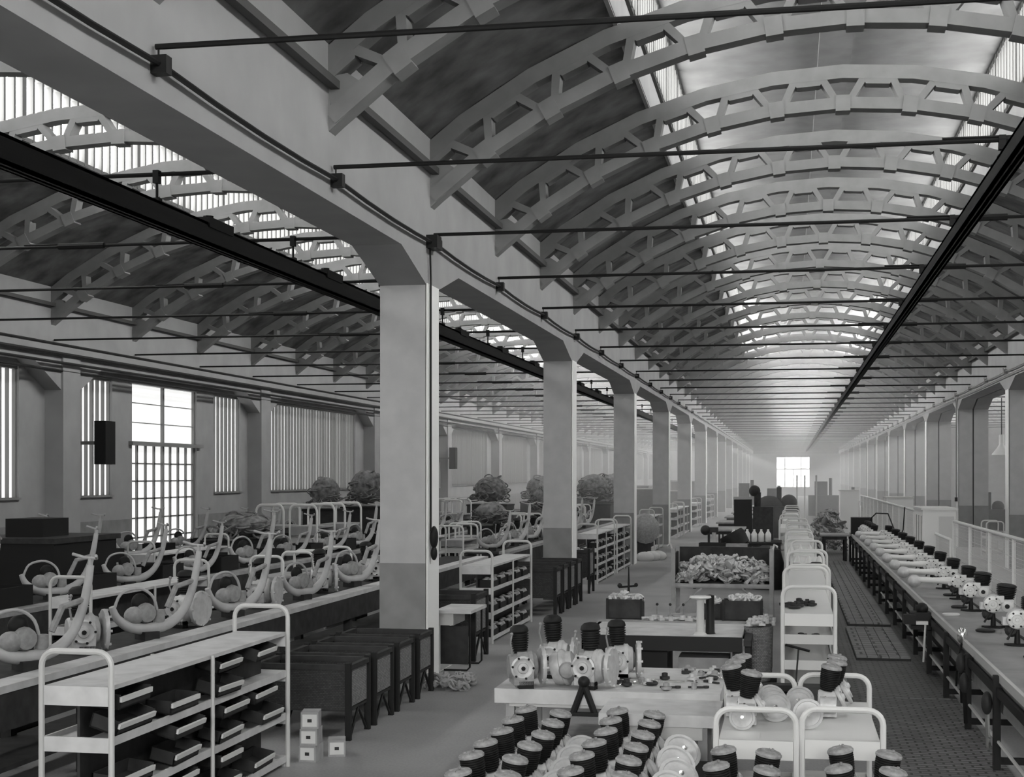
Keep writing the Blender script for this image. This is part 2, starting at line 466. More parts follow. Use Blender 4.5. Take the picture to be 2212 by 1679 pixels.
# conduits on the arcade walls
def catenary(x, z, y0, y1, sag, step):
    pts = []; y = y0
    while y < y1:
        for t in range(4):
            pts.append((x, y + step * t / 4, z - sag * 2 * (t / 4) * (1 - t / 4)))
        y += step
    return pts
r = thing('conduit', 'sagging black cable clipped along the left arcade wall', 'cable')
MB().tube(catenary(XL + .06, 5.52, 18 - BAY, 160, .07, BAY / 3), .022, 6).build('cable', M['black'], r)
for k in range(0, 16):
    y = 18 - BAY + BAY / 3 * k
    MB().box(XL, XL + .12, y - .05, y + .05, 5.45, 5.58).tube([(XL + .04, y, 5.56), (XL + .04, y, 5.65)], .008, 5).build('clip', M['black'], r)
r = thing('conduit', 'two thin cables along the right arcade wall', 'cable')
MB().tube(catenary(XR - .06, 5.52, 18, 180, .06, BAY / 3), .018, 6).tube(catenary(XR - .06, 5.38, 18, 180, .02, BAY), .015, 6).build('cable', M['grey'], r)
for k in range(0, 36):
    y = 18 + BAY / 3 * k
    MB().box(XR - .1, XR, y - .05, y + .05, 5.45, 5.57).tube([(XR - .04, y, 5.5), (XR - .04, y, 5.65)], .01, 5).tube([(XR - .04, y + .5, 5.5), (XR - .04, y + .5, 5.65)], .01, 5).build('clip', M['grey'], r)
r = thing('conduit', 'black wire dropping down the aisle face of the nearest left pillar to a bell', 'cable')
MB().tube([(XL + .03, 17.76, 5.5), (XL + .03, 17.8, 5.1), (XL + .03, 17.8, 1.9)], .013, 6).build('wire', M['black'], r)
MB().ball(.09, (XL + .06, 17.85, 1.82), sc=(.6, .8, 1.6)).ball(.07, (XL + .06, 17.85, 1.62), sc=(.6, .8, 1.3)).build('bell', M['black'], r)
MB().box(XL, XL + .14, 17.68, 17.92, 5.44, 5.6).build('junction_box', M['black'], r)
r = thing('conduit', 'pale conduits running down the second right pillar in view', 'cable')
MB().tube([(XR - .04, 54.6, 5.5), (XR - .04, 54.95, 5.15), (XR - .04, 55.0, 4.9), (XR - .04, 55.0, 1.7)], .02, 6).tube([(XR - .04, 55.6, 5.5), (XR - .04, 55.25, 5.15), (XR - .04, 55.15, 4.9), (XR - .04, 55.15, 1.7)], .02, 6).build('pipe', M['grey'], r)
MB().box(XR - .1, XR - .01, 54.95, 55.1, 1.65, 1.8).build('switch', M['black'], r)
for j, (dx, z) in enumerate(((.3, 5.5), (.35, 5.28), (.42, 5.08), (.3, 4.92))):
    MB().tube([(XW + .12 + dx, Y0 + 1, z), (XW + .12 + dx, Y1 - 2, z)], .035 if j != 1 else .05, 6).build('pipe', M['dark'], label='long dark pipe on the outer left wall, %s from the top' % ['first', 'second', 'third', 'fourth'][j], cat='pipe')

# ------------------------------------------------------------------ racks (tube framed shelf trolleys)
def hoop(w, h, r=.022, rc=.1, y=0, z0=0):
    pts = [(-w / 2, y, z0)]
    for k in range(6):
        a = PI - (PI / 2) * k / 5; pts.append((-w / 2 + rc + rc * math.cos(a), y, h - rc + rc * math.sin(a)))
    for k in range(6):
        a = PI / 2 - (PI / 2) * k / 5; pts.append((w / 2 - rc + rc * math.cos(a), y, h - rc + rc * math.sin(a)))
    pts.append((w / 2, y, z0))
    return pts
def make_rack(L, w=.5, h=1.43, shelves=(.07, .45, .83), top=1.2, posts=1, name='shelf_trolley', apron=.1, deckm='bench', framem='white', back=True):
    r = thing(name, None, name.replace('_', ' '))
    for y in (0, L):
        MB().tube(hoop(w, h, y=y), .021, 8).build('end_hoop', M[framem], r)
    for i in range(posts):
        y = L * (i + 1) / (posts + 1)
        for sx in (-1, 1): MB().tube([(sx * w / 2, y, 0), (sx * w / 2, y, top)], .016, 6).build('post', M[framem], r)
    for z in shelves:
        MB().box(-w / 2 + .015, w / 2 - .015, .01, L - .01, z - .02, z).box(-w / 2 + .01, -w / 2 + .025, .01, L - .01, z - .03, z + .03).box(w / 2 - .025, w / 2 - .01, .01, L - .01, z - .03, z + .03)\
            .box(-w / 2 + .02, w / 2 - .02, -.005, .015, z - .07, z + .03).box(-w / 2 + .02, w / 2 - .02, L - .015, L + .005, z - .07, z + .03).build('shelf', M['cream' if deckm != 'bench' else deckm], r)
    MB().box(-w / 2 + .02, w / 2 - .02, 0, L, top - .03, top).box(-w / 2 + .02, w / 2 - .02, -.01, .01, top - .13, top).box(-w / 2 + .02, w / 2 - .02, L - .01, L + .01, top - .13, top).build('top_board', M[deckm], r)
    if back: MB().box(-.01, .01, .03, L - .03, .1, top - .05).build('divider', M['dark'], r, label='dark partition down the middle')
    return r
rk = make_rack(3.45, framem='cream')
# left-hand racks, along the pillar line
place(rk, (-4.65, 8.98, 0), 0, 'long white tube-framed shelf trolley with a pale top board at the front left')
place(rk, (-4.75, 22.05, 0), 0, 'white tube-framed shelf trolley between the first and second left pillars')
place(rk, (-4.75, 34.6, 0), 0, 'white tube-framed shelf trolley just beyond the second left pillar')
place(rk, (-4.75, 38.6, 0), 0, 'white tube-framed shelf trolley in front of the third left pillar')
for y in (49.5, 60, 64, 73, 86): place(rk, (-4.75, y, 0), 0, 'small distant white shelf trolley in the far row beside the left pillars', group='far shelf trolleys by the left pillars')
# centre row
cx = [(.2, 15.6), (.24, 19.4), (.3, 23.2), (.2, 27.2), (.2, 32.1), (.2, 36.7), (.0, 40.8), (.05, 47), (.1, 54)]
rn = make_rack(3.3, w=.54, posts=0, shelves=(.36, .63, .9), top=1.15, deckm='white', back=False)
for i, (x, y) in enumerate(cx):
    place(rn, (x, y, 0), 0, 'white tube-framed tray trolley in the centre row, %s' % (['the nearest one', 'second one back', 'third one back', 'fourth one back', 'fifth one back', 'sixth one back', 'seventh one back', 'eighth one back', 'last one back'][i]))
# low carts in front
lc = make_rack(1.75, w=.54, h=1.0, shelves=(.2,), top=.79, posts=0, name='low_cart', deckm='white', back=False)
place(lc, (-.225, 10.1, 0), 0, 'low white hoop-ended cart at the front carrying engines and flywheels')
place(lc, (.355, 10.2, 0), 0, 'low white hoop-ended cart at the front with a mostly bare top')

# trays sloping out of the front-left trolley
def make_tray(name='parts_tray', L=.55, w=.2, h=.1, m='dark', lip='card'):
    r = thing(name, None, 'tray')
    MB().box(-w, 0, 0, L, 0, .012).box(-w, -w + .012, 0, L, 0, h).box(-.012, 0, 0, L, 0, h * .8).box(-w, 0, 0, .012, 0, h).box(-w, 0, L - .012, L, 0, h).build('tray_body', M[m], r)
    MB().box(-.004, .014, 0, L, h * .5, h * .85).build('label_strip', M[lip], r)
    return r
ty = make_tray()
lv = ['lowest', 'second', 'third', 'fourth', 'fifth', 'topmost']
for si, z in enumerate((.08, .27, .46, .65, .84, 1.01)):
    for j in range(4):
        if (si, j) in ((1, 3), (3, 0), (5, 1), (4, 3)): continue
        y = 9.05 + .82 * j + random.uniform(0, .2) + (.05 if j > 1 else 0)
        place(ty, (-4.39 - random.uniform(0, .03), y, z + .02), random.uniform(-.04, .04), 'dark parts tray in the %s tier of the front left trolley, %s from the viewer' % (lv[si], ['first', 'second', 'third', 'last'][j]), ry=random.uniform(.05, .3), scale=(1, random.uniform(.8, 1.1), 1))
bx = thing('carton', None, 'carton')
MB().box(-.08, .08, -.11, .11, 0, .15).build('box_body', M['midwood'], bx)
MB().box(-.065, .065, -.115, -.11, .02, .13).build('paper_label', M['card'], bx)
MB().box(-.02, .02, -.117, -.115, .06, .09).build('printed_mark', M['dark'], bx)
for i, (x, y, z) in enumerate(((-4.29, 12.75, 0), (-4.29, 12.75, .151), (-4.29, 12.75, .302), (-4.14, 13.05, 0))):
    place(bx, (x, y, z), .1 * i, ['pale-labelled carton at the bottom of the floor stack', 'pale-labelled carton in the middle of the floor stack', 'pale-labelled carton on top of the floor stack', 'single small carton on the floor beside the stack'][i] + ' by the front left trolley')

# filled boxes on the racks further along
fb = thing('parts_box', None, 'box')
MB().box(-.21, 0, 0, .5, 0, .012).box(-.21, -.198, 0, .5, 0, .13).box(-.012, 0, 0, .5, 0, .1).box(-.21, 0, 0, .012, 0, .13).box(-.21, 0, .488, .5, 0, .13).build('box_body', M['black'], fb)
q = MB()
for i in range(9):
    q.ball(.035 + .01 * (i % 3), (-.06 - .09 * (i % 2), .06 + .048 * i, .1), 8, 5)
q.build('contents', M['alud'], fb)
for (yr, nm) in ((22.05, 'trolley between the first two left pillars'), (34.6, 'trolley past the second left pillar'), (38.6, 'trolley before the third left pillar')):
    for si, z in enumerate((.09, .47, .85)):
        for j in range(5):
            place(fb, (-4.52, yr + .1 + .66 * j, z), 0, 'parts box, %s shelf of %s, %s along' % (['bottom', 'middle', 'upper'][si], nm, ['first', 'second', 'third', 'fourth', 'fifth'][j]))

# wicker bins on trestle legs
def make_bin(w=.95, d=.66, h=.72, name='wicker_bin'):
    r = thing(name, None, 'bin'); z0 = .3
    MB().box(-w / 2, w / 2, 0, .02, z0, h).box(-w / 2, w / 2, d - .02, d, z0, h).box(-w / 2, -w / 2 + .02, 0, d, z0, h).build('side_panel', M['wicker'], r)
    MB().box(w / 2 - .02, w / 2, .03, d - .03, z0 + .02, h - .02).build('end_panel', M['wickl'], r, label='paler woven end panel')
    MB().box(-w / 2, w / 2, 0, d, z0 - .02, z0).build('bottom', M['darkwood'], r)
    MB().box(-w / 2 - .02, w / 2 + .02, -.02, .03, h - .03, h + .02).box(-w / 2 - .02, w / 2 + .02, d - .03, d + .02, h - .03, h + .02).box(-w / 2 - .02, -w / 2 + .03, 0, d, h - .03, h + .02).box(w / 2 - .03, w / 2 + .025, .02, d - .02, h - .03, h + .015).build('rim', M['darkwood'], r)
    for sx in (-1, 1):
        for y in (.0, d):
            MB().box(sx * (w / 2) - .028, sx * (w / 2) + .028, y - .028, y + .028, 0, h + .04).build('leg', M['black'], r)
        MB().tube([(sx * w / 2, .05, .02), (sx * w / 2, d * .5, .28)], .015, 5).tube([(sx * w / 2, d - .05, .02), (sx * w / 2, d * .5, .28)], .015, 5).build('brace', M['black'], r)
    return r
bn = make_bin()
for i, y in enumerate((13.75, 14.65, 15.55, 16.45)):
    place(bn, (-4.72, y, 0), 0, ['dark wicker bin on legs behind the floor cartons', 'dark wicker bin on legs, second in the row before the nearest pillar', 'dark wicker bin on legs, third in the row before the nearest pillar', 'dark wicker bin on legs standing against the nearest pillar'][i])
place(bn, (-4.85, 19.9, 0), 0, 'large dark wicker bin just beyond the nearest left pillar', scale=(1.1, 1.3, 1.25))
for i, y in enumerate((26.5, 27.4, 28.3, 29.2)):
    place(bn, (-4.75, y, 0), 0, 'dark wicker bin, %s in the row before the second left pillar' % NORD[i], scale=(1.1, 1, 1.2))
place(bn, (-4.75, 31.8, 0), 0, 'wicker bin heaped with pale parts beyond the second left pillar', scale=(.9, 1.1, 1.3))
# side table with tube legs next to the nearest pillar
r = thing('side_table', 'small pale table with bent tube legs beside the nearest left pillar', 'table', (-4.35, 18.75, 0))
MB().box(-.25, .25, -.05, .95, .78, .82).build('table_top', M['bench'], r)
MB().box(-.22, .0, .0, .7, .62, .78).build('drawer_box', M['cream'], r)
MB().tube([(-.2, .05, .78), (-.2, .05, 0), (-.2, .7, 0), (-.2, .7, .78)], .014, 6).build('leg', M['white'], r)
MB().tube([(.2, .1, .78), (.2, .1, .06), (.16, .1, .02), (-.15, .1, .02)], .014, 6).build('leg', M['black'], r)
MB().tube([(.2, .85, .78), (.2, .85, .06), (.16, .85, .02), (-.15, .85, .02)], .014, 6).build('leg', M['black'], r)
MB().box(-.2, .18, .08, .12, .1, .6).build('side_panel', M['dark'], r)

def casting(seed, r=.06):
    rnd = random.Random(seed); b = MB()
    k = seed % 4
    if k == 0: b.lathe([(r * .5, 0), (r, .01), (r, .03), (r * .6, .035), (r * .6, .06), (r * .3, .065)], 10)
    elif k == 1: b.tube([(-r, 0, .02), (0, r * .4, .03), (r, -r * .2, .02)], [r * .35, r * .2, r * .4], 7).lathe([(r * .5, 0), (r * .5, .05)], 8, Matrix.Translation((r, -r * .2, 0)))
    elif k == 2: b.box(-r * .8, r * .8, -r * .5, r * .5, 0, r * .6).lathe([(r * .4, 0), (r * .4, r)], 8)
    else: b.tube([(r * math.cos(a), r * math.sin(a), .02) for a in [i * PI / 5 for i in range(10)]], .016, 5, closed=True).box(-r, r, -.01, .01, .01, .03)
    return b
def heap(name, cx_, cy_, z, sx, sy, h, n, m, label, cat, seed=1, size=.06):
    rnd = random.Random(seed); b = MB()
    for i in range(n):
        u, v = rnd.uniform(-1, 1), rnd.uniform(-1, 1)
        hh = h * max(0, (1 - .8 * (u * u + v * v) / 2)) * rnd.uniform(.2, 1)
        mt = Matrix.Translation((u * sx, v * sy, hh)) @ rotm(rnd.uniform(-1, 1), rnd.uniform(-1, 1), rnd.uniform(0, 6))
        c = casting(rnd.randrange(100), size * rnd.uniform(.7, 1.3)); b.add(c.v, c.f, mt)
    o = b.build(name, m, label=label, cat=cat, kind='stuff'); o.location = (cx_, cy_, z); return o
heap('loose_parts', -4.1, 17.45, .02, .28, .35, .12, 60, M['alud'], 'small heap of loose metal parts on the floor at the foot of the nearest left pillar', 'metal parts', 3)
heap('loose_parts', -4.75, 32.2, .7, .35, .3, .28, 70, M['alu'], 'pale metal parts heaped in the wicker bin beyond the second left pillar', 'metal parts', 5)

# ------------------------------------------------------------------ engines
def fins(b, r, h, n, m=None, top=.0, rb=None, seg=18):
    prof = [((rb or r) * .6, 0)]
    for i in range(n):
        z = h * i / n; rr = r * (.74 + .26 * min(1, i / (n * .7)) ** .7)
        prof += [(rr * .86, z + h / n * .05), (rr, z + h / n * .2), (rr, z + h / n * .6), (rr * .86, z + h / n * .75)]
    prof += [(r * .8, h)]
    return b.lathe(prof, seg, m)
def head_cap(b, r, z, m=None):
    return b.lathe([(r * .95, z), (r * 1.06, z + .003), (r * 1.07, z + .016), (r * 1.0, z + .02), (r * .97, z + .026), (r * .7, z + .034), (r * .3, z + .039), (.002, z + .04)], 22, m)
def make_engine(mirror=1):
    """small engine standing on its crankcase: finned barrel, dusty head, flywheel disc at the side"""
    r = thing('engine', None, 'engine')
    c = MB().lathe([(.02, -.075), (.085, -.07), (.1, -.05), (.1, .05), (.085, .07), (.02, .075)], 16, Matrix.Translation((0, 0, .11)) @ rotm(y=PI / 2))
    c.box(-.06, .06, -.19, .0, .05, .16).lathe([(.06, -.06), (.06, .06)], 12, Matrix.Translation((0, -.19, .105)) @ rotm(y=PI / 2))
    c.box(-.07, .07, -.1, .06, 0, .06)
    c.build('crankcase', M['alu'], r)
    tilt = Matrix.Translation((0, 0, .18)) @ rotm(y=.16 * mirror, x=.06)
    fins(MB(), .078, .19, 13, tilt, rb=.06, seg=22).build('cylinder', M['fin'], r)
    h = MB(); head_cap(h, .078, .19, tilt); h.tube([(.02, -.02, .232), (.022, -.022, .245)], .009, 6, tilt).box(-.002, .002, -.065, .055, .2, .228, tilt).lathe([(.016, .225), (.014, .236), (.004, .238)], 8, tilt @ Matrix.Translation((-.035, -.01, -.003))).build('cylinder_head', M['cap'], r)
    q = MB()
    for a in (.5, 1.7, 3.2, 4.4): q.lathe([(.012, 0), (.012, .02), (.006, .03)], 7, Matrix.Translation((.05 * math.cos(a), .09 * math.sin(a) - .03, .15)) @ rotm(x=-math.sin(a), y=math.cos(a)))
    q.build('bolt', M['chrome'], r)
    MB().lathe([(.02, 0), (.1, .004), (.105, .012), (.105, .03), (.085, .034), (.08, .028), (.03, .04), (.018, .055), (.001, .056)], 22, Matrix.Translation((.085, .02, .13)) @ rotm(y=PI / 2 - .5)).build('flywheel', M['alu'], r)
    MB().box(-.03, .03, .07, .13, .12, .19).ball(.028, (0, .13, .2)).ball(.02, (.03, .1, .22)).tube([(0, .1, .19), (.04, .12, .25)], .01, 6).build('carburettor', M['alud'], r)
    return r
eL, eR = make_engine(-1), make_engine(1)
# low stands under the front engines
def low_table(x0, x1, y0, y1, z, lab, topm='darkwood', name='low_stand'):
    r = thing(name, lab, 'stand', ((x0 + x1) / 2, (y0 + y1) / 2, 0))
    w, d = (x1 - x0) / 2, (y1 - y0) / 2
    MB().box(-w, w, -d, d, z - .04, z).build('stand_top', M[topm], r)
    MB().box(-w + .05, w - .05, -d + .05, d - .05, z - .12, z - .04).build('apron', M[topm], r)
    for sx in (-1, 1):
        for sy in (-1, 1): MB().box(sx * (w - .06) - .03, sx * (w - .06) + .03, sy * (d - .06) - .03, sy * (d - .06) + .03, 0, z - .04).build('leg', M['dark'], r)
    return r
ZE = .47
low_table(-2.12, -1.32, 8.0, 10.95, ZE, 'low dark stand under the two left columns of front engines')
low_table(-1.30, -.56, 8.0, 10.95, ZE, 'low dark stand under the two columns of front engines with pale flywheels')
low_table(-.54, .05, 8.4, 9.75, ZE, 'low dark stand under the four engines before the left white cart')
low_table(.12, .8, 8.4, 9.8, ZE, 'low dark stand under the four engines before the right white cart')
def row(xs, proto, name, dy=0):
    for i, (x, y) in enumerate(xs):
        place(proto, (x, y, ZE), random.uniform(-.05, .05), 'small black-finned engine in the %s, %s from the back' % (name, NORD[i]))
row([(-1.90, 10.74), (-1.91, 10.26), (-1.9, 9.80), (-1.92, 9.35), (-1.92, 8.92), (-1.88, 8.38)], eL, 'far left front column')
row([(-1.68, 10.6), (-1.67, 10.18), (-1.66, 9.71), (-1.68, 9.3), (-1.69, 8.84), (-1.64, 8.35)], eR, 'second front column')
row([(-1.22, 10.78), (-1.22, 10.36), (-1.20, 9.92), (-1.22, 9.47), (-1.24, 9.03), (-1.24, 8.55)], eL, 'third front column')
row([(-1.0, 10.68), (-1.0, 10.28), (-1.0, 9.83), (-1.0, 9.38), (-1.0, 8.94), (-.97, 8.45)], eR, 'fourth front column beside the pale discs')
row([(-.38, 9.38), (-.4, 8.86)], eL, 'left pair before the left white cart')
row([(-.16, 9.32), (-.16, 8.79)], eR, 'right pair before the left white cart')
row([(.35, 9.52), (.32, 8.92)], eL, 'left pair before the right white cart')
row([(.58, 9.42), (.57, 8.88)], eR, 'right pair before the right white cart')
ZC = .8
for i, (x, y) in enumerate([(-.34, 11.7), (-.38, 11.4), (-.4, 11.1), (-.3, 10.75)]):
    place(eL if i < 3 else eR, (x, y, ZC), 0, 'black-finned engine on top of the left white cart, %s from the back' % NORD[i], scale=.95)
for i, (x, y) in enumerate([(.34, 11.8), (.33, 11.5), (.28, 11.2)]):
    place(eR, (x, y, ZC), 0, 'black-finned engine on top of the right white cart, %s from the back' % NORD[i], scale=.95)
fw = thing('flywheel', None, 'flywheel')
MB().lathe([(.02, 0), (.1, 0), (.108, .006), (.108, .028), (.09, .034), (.086, .024), (.05, .03), (.03, .045), (.012, .05), (.001, .05)], 24).build('disc', M['alu'], fw)
MB().lathe([(.014, .045), (.014, .07), (.001, .071)], 10).build('hub', M['chrome'], fw)
fl = [(-.14, 11.55, .86, -.9, .3, 'rearmost of the pile'), (-.12, 11.35, .86, -.9, -.2, 'second in the pile'), (-.1, 11.15, .86, -.9, .1, 'third in the pile'), (.08, 11.5, .86, -.95, .1, 'behind the right cart engines'), (.07, 11.3, .86, -.9, -.1, 'beside the right cart engines'), (-.1, 10.95, .86, -.9, 0, 'frontmost of the pile')]
for x, y, z, rx, ry, lab in fl:
    o = place(fw, (x, y, z), 0, 'tilted pale flywheel between the engines on the white carts, ' + lab, rx=-rx, ry=ry)
place(fw, (.13, 10.62, .9), 0, 'pale dished flywheel standing upright on the near edge of the right white cart', rx=PI / 2 - .1, ry=.1, scale=1.0)
place(fw, (-.33, 10.5, .88), 0, 'small flywheel facing the viewer on the left white cart', rx=PI / 2 - .15, scale=.85)
for i, (x, y) in enumerate([(-.74, 10.15), (-.75, 9.72), (-.7, 9.3), (-.72, 8.9)]):
    place(fw, (x, y, ZE + .2), 0, 'large pale flywheel disc propped right of the fourth engine column, %s from the back' % NORD[i], rx=.75, ry=.55, scale=1.25)
for i, (x, y) in enumerate([(-1.45, 10.3), (-1.45, 9.93), (-1.43, 9.5), (-1.42, 9.08)]):
    place(fw, (x, y, ZE + .16), 0, 'large pale flywheel disc propped between the second and third engine columns, %s from the back' % NORD[i], rx=.75, ry=.2, scale=1.15)

# black knobbed press among the front engines
r = thing('hand_press', 'black ball-headed press standing among the second column of front engines', 'press', (-1.5, 8.62, ZE))
MB().lathe([(.05, 0), (.05, .03), (.02, .05), (.018, .22)], 12).build('stem', M['black'], r)
MB().ball(.042, (0, 0, .27)).build('knob', M['black'], r)

# ------------------------------------------------------------------ work tables in the centre
def table(name, lab, x0, x1, y0, y1, z, th=.05, apron=.1, topm='bench', legm='darkwood', shelf=None, lw=.07, inset=.12, apm=None):
    r = thing(name, lab, 'table', ((x0 + x1) / 2, (y0 + y1) / 2, 0))
    w, d = (x1 - x0) / 2, (y1 - y0) / 2
    MB().box(-w, w, -d, d, z - th, z).build('table_top', M[topm], r)
    MB().box(-w + inset, w - inset, -d + .03, -d + .06, z - th - apron, z - th).box(-w + inset, w - inset, d - .06, d - .03, z - th - apron, z - th).box(-w + inset, -w + inset + .03, -d + .05, d - .05, z - th - apron, z - th).box(w - inset - .03, w - inset, -d + .05, d - .05, z - th - apron, z - th).build('apron', M[apm or legm], r)
    for sx in (-1, 1):
        for sy in (-1, 1): MB().box(sx * (w - inset) - lw / 2, sx * (w - inset) + lw / 2, sy * (d - .1) - lw / 2, sy * (d - .1) + lw / 2, 0, z - th).build('leg', M[legm], r)
    if shelf: MB().box(-w + inset, w - inset, -d + .1, d - .1, shelf - .03, shelf).build('lower_shelf', M[legm], r)
    return r
table('work_table', 'pale-topped work table before the engine fixtures, behind the third and fourth engine columns', -1.42, -.52, 10.98, 11.75, .8, .09, .1, apm='cream', legm='midwood', topm='bench')
table('work_table', 'long pale work bench scattered with small parts, second from the front', -2.42, -.55, 11.95, 13.5, .82, .12, .03, apm='cream', legm='midwood', shelf=.3)
# heavy bench with thick dark edge
r = thing('heavy_bench', 'heavy bench with a thick dark edge and pale top in the centre of the hall', 'bench', (-1.35, 16.4, 0))
MB().box(-.85, .85, -.7, .75, .83, .87).build('table_top', M['bench'], r)
MB().box(-.86, .86, -.74, -.70, .72, .875).box(-.86, -.82, -.74, .76, .72, .87).build('edge_board', M['black'], r)
MB().box(-.6, .05, -.55, .2, .25, .8).build('cabinet', M['black'], r)
for x in (-.62, .8): MB().box(x - .05, x + .05, -.6, -.5, 0, .83).build('leg', M['darkwood'], r)
MB().box(.15, .7, -.3, .2, .4, .6).box(.2, .3, -.3, -.2, 0, .4).build('lower_shelf', M['midwood'], r)
r = thing('heavy_bench', 'dark-topped bench joined to the right of the heavy pale bench', 'bench', (-.2, 16.4, 0))
MB().box(-.28, -.2, -.7, .6, .78, .84).build('table_top', M['dark'], r)
MB().box(-.27, -.21, -.6, .4, 0, .78).build('cabinet', M['black'], r)
r = table('work_table', 'low worn wooden table behind the heavy bench with a crate on it', -2.25, -.2, 17.3, 18.5, .86, .08, .1, topm='midwood')
# pedestal post
r = thing('pedestal', 'pale cylindrical post with a flat flared top standing on the heavy bench', 'post', (-.95, 15.95, .87))
MB().lathe([(.075, 0), (.06, .02), (.042, .03), (.042, .38), (.05, .4)], 16).build('shaft', M['cream'], r)
MB().lathe([(.05, .38), (.1, .4), (.095, .42), (.02, .425)], 16, Matrix.Diagonal((1.2, .9, 1, 1))).build('tray', M['white'], r)
r = thing('pedestal', 'dark cylindrical post beside the pale one on the heavy bench', 'post', (-.85, 16.05, .87))
MB().lathe([(.06, 0), (.05, .02), (.045, .42), (.001, .43)], 14).build('shaft', M['black'], r)
# crate with parts
def make_crate(w=.42, d=.35, h=.24, m='darkwood'):
    r = thing('crate', None, 'crate')
    MB().box(-w / 2, w / 2, -d / 2, d / 2, 0, .015).box(-w / 2, w / 2, -d / 2, -d / 2 + .015, 0, h).box(-w / 2, w / 2, d / 2 - .015, d / 2, 0, h).box(-w / 2, -w / 2 + .015, -d / 2, d / 2, 0, h).box(w / 2 - .015, w / 2, -d / 2, d / 2, 0, h).build('crate_body', M[m], r)
    MB().box(-w / 2 - .01, -w / 2 + .02, -d / 2 - .01, -d / 2 + .02, 0, h + .01).box(w / 2 - .02, w / 2 + .01, -d / 2 - .01, -d / 2 + .02, 0, h + .01).build('corner_post', M['black'], r)
    return r
cr = make_crate()
place(cr, (-1.96, 17.75, .86), 0, 'dark open crate overflowing with pale castings on the low wooden table')
r = heap('loose_parts', -1.96, 17.75, 1.05, .2, .13, .1, 26, M['alu'], 'pale castings piled in the dark open crate', 'metal parts', 8, .05)
r = thing('spindle', 'upright black spindle with small arms rising from the crate of castings', 'spindle', (-1.93, 17.8, 1.06))
MB().tube([(0, 0, 0), (0, 0, .42)], [.02, .006], 8).build('rod', M['black'], r)
MB().tube([(-.12, 0, .17), (.1, 0, .19)], .014, 6).ball(.03, (-.11, 0, .19)).ball(.025, (.09, 0, .2)).build('arm', M['black'], r)
for i in range(8):
    o = casting([1, 0, 2, 3][i % 4] + 4, .06).build('metal_casting', M['alu'], label='small pale casting in the row on the low wooden table, %s from the left' % NORD[i], cat='metal part')
    o.location = (-1.68 + i * .085, 17.5 + .05 * (i % 2), .862); o.rotation_euler = (0, 0, i)
for i in range(3):
    r = thing('jig', 'little upright jig on the low wooden table, %s of three from the left' % NORD[i], 'jig', (-1.6 + .16 * i, 18.0, .86))
    MB().lathe([(.03, 0), (.03, .02), (.008, .03), (.008, .14)], 8).build('stem', M['alud'], r)
    MB().ball(.018, (0, 0, .15)).build('tip', M['dark'], r)
place(cr, (-.55, 17.8, .86), 0, 'greyish wooden crate on the right end of the low wooden table', scale=(1.1, 1, 1))
place(cr, (-.95, 17.9, .86), 0, 'wooden crate with pale parts beside the pedestal on the low wooden table', scale=(.7, 1, .8))
heap('loose_parts', -.95, 17.85, 1.02, .12, .12, .08, 16, M['alu'], 'pale parts heaped in the crate beside the pedestal', 'metal parts', 18, .05)
heap('loose_parts', -.55, 17.85, 1.06, .17, .12, .08, 18, M['alu'], 'pale parts heaped in the right crate of the low wooden table', 'metal parts', 19, .05)
# small parts scattered on the long bench
for i in range(34):
    x = random.uniform(-1.45, -.62); y = random.uniform(12.05, 13.4)
    k = i % 5
    if k == 0:
        o = MB().tube([(-.14, 0, .012), (0, .02, .012), (.14, -.01, .012)], .008, 6).build('rod', M['chrome'])
        nm, ct = 'thin steel rod', 'rod'
    elif k == 1:
        o = MB().box(-.07, .07, -.012, .012, 0, .014).lathe([(.025, 0), (.025, .018)], 10, Matrix.Translation((.08, 0, 0))).build('spanner', M['dark']); nm, ct = 'dark spanner', 'spanner'
    else:
        o = casting(i, .045).build('metal_casting', M[['alu', 'dark', 'alud'][i % 3]]); nm, ct = 'small %s casting' % ['pale', 'dark', 'grey'][i % 3], 'metal part'
    tag(o, nm + ' among the scattered parts on the second work bench', ct, group=nm + 's scattered on the second bench')
    o.location = (x, y, .822); o.rotation_euler = (0, 0, random.uniform(0, 6))
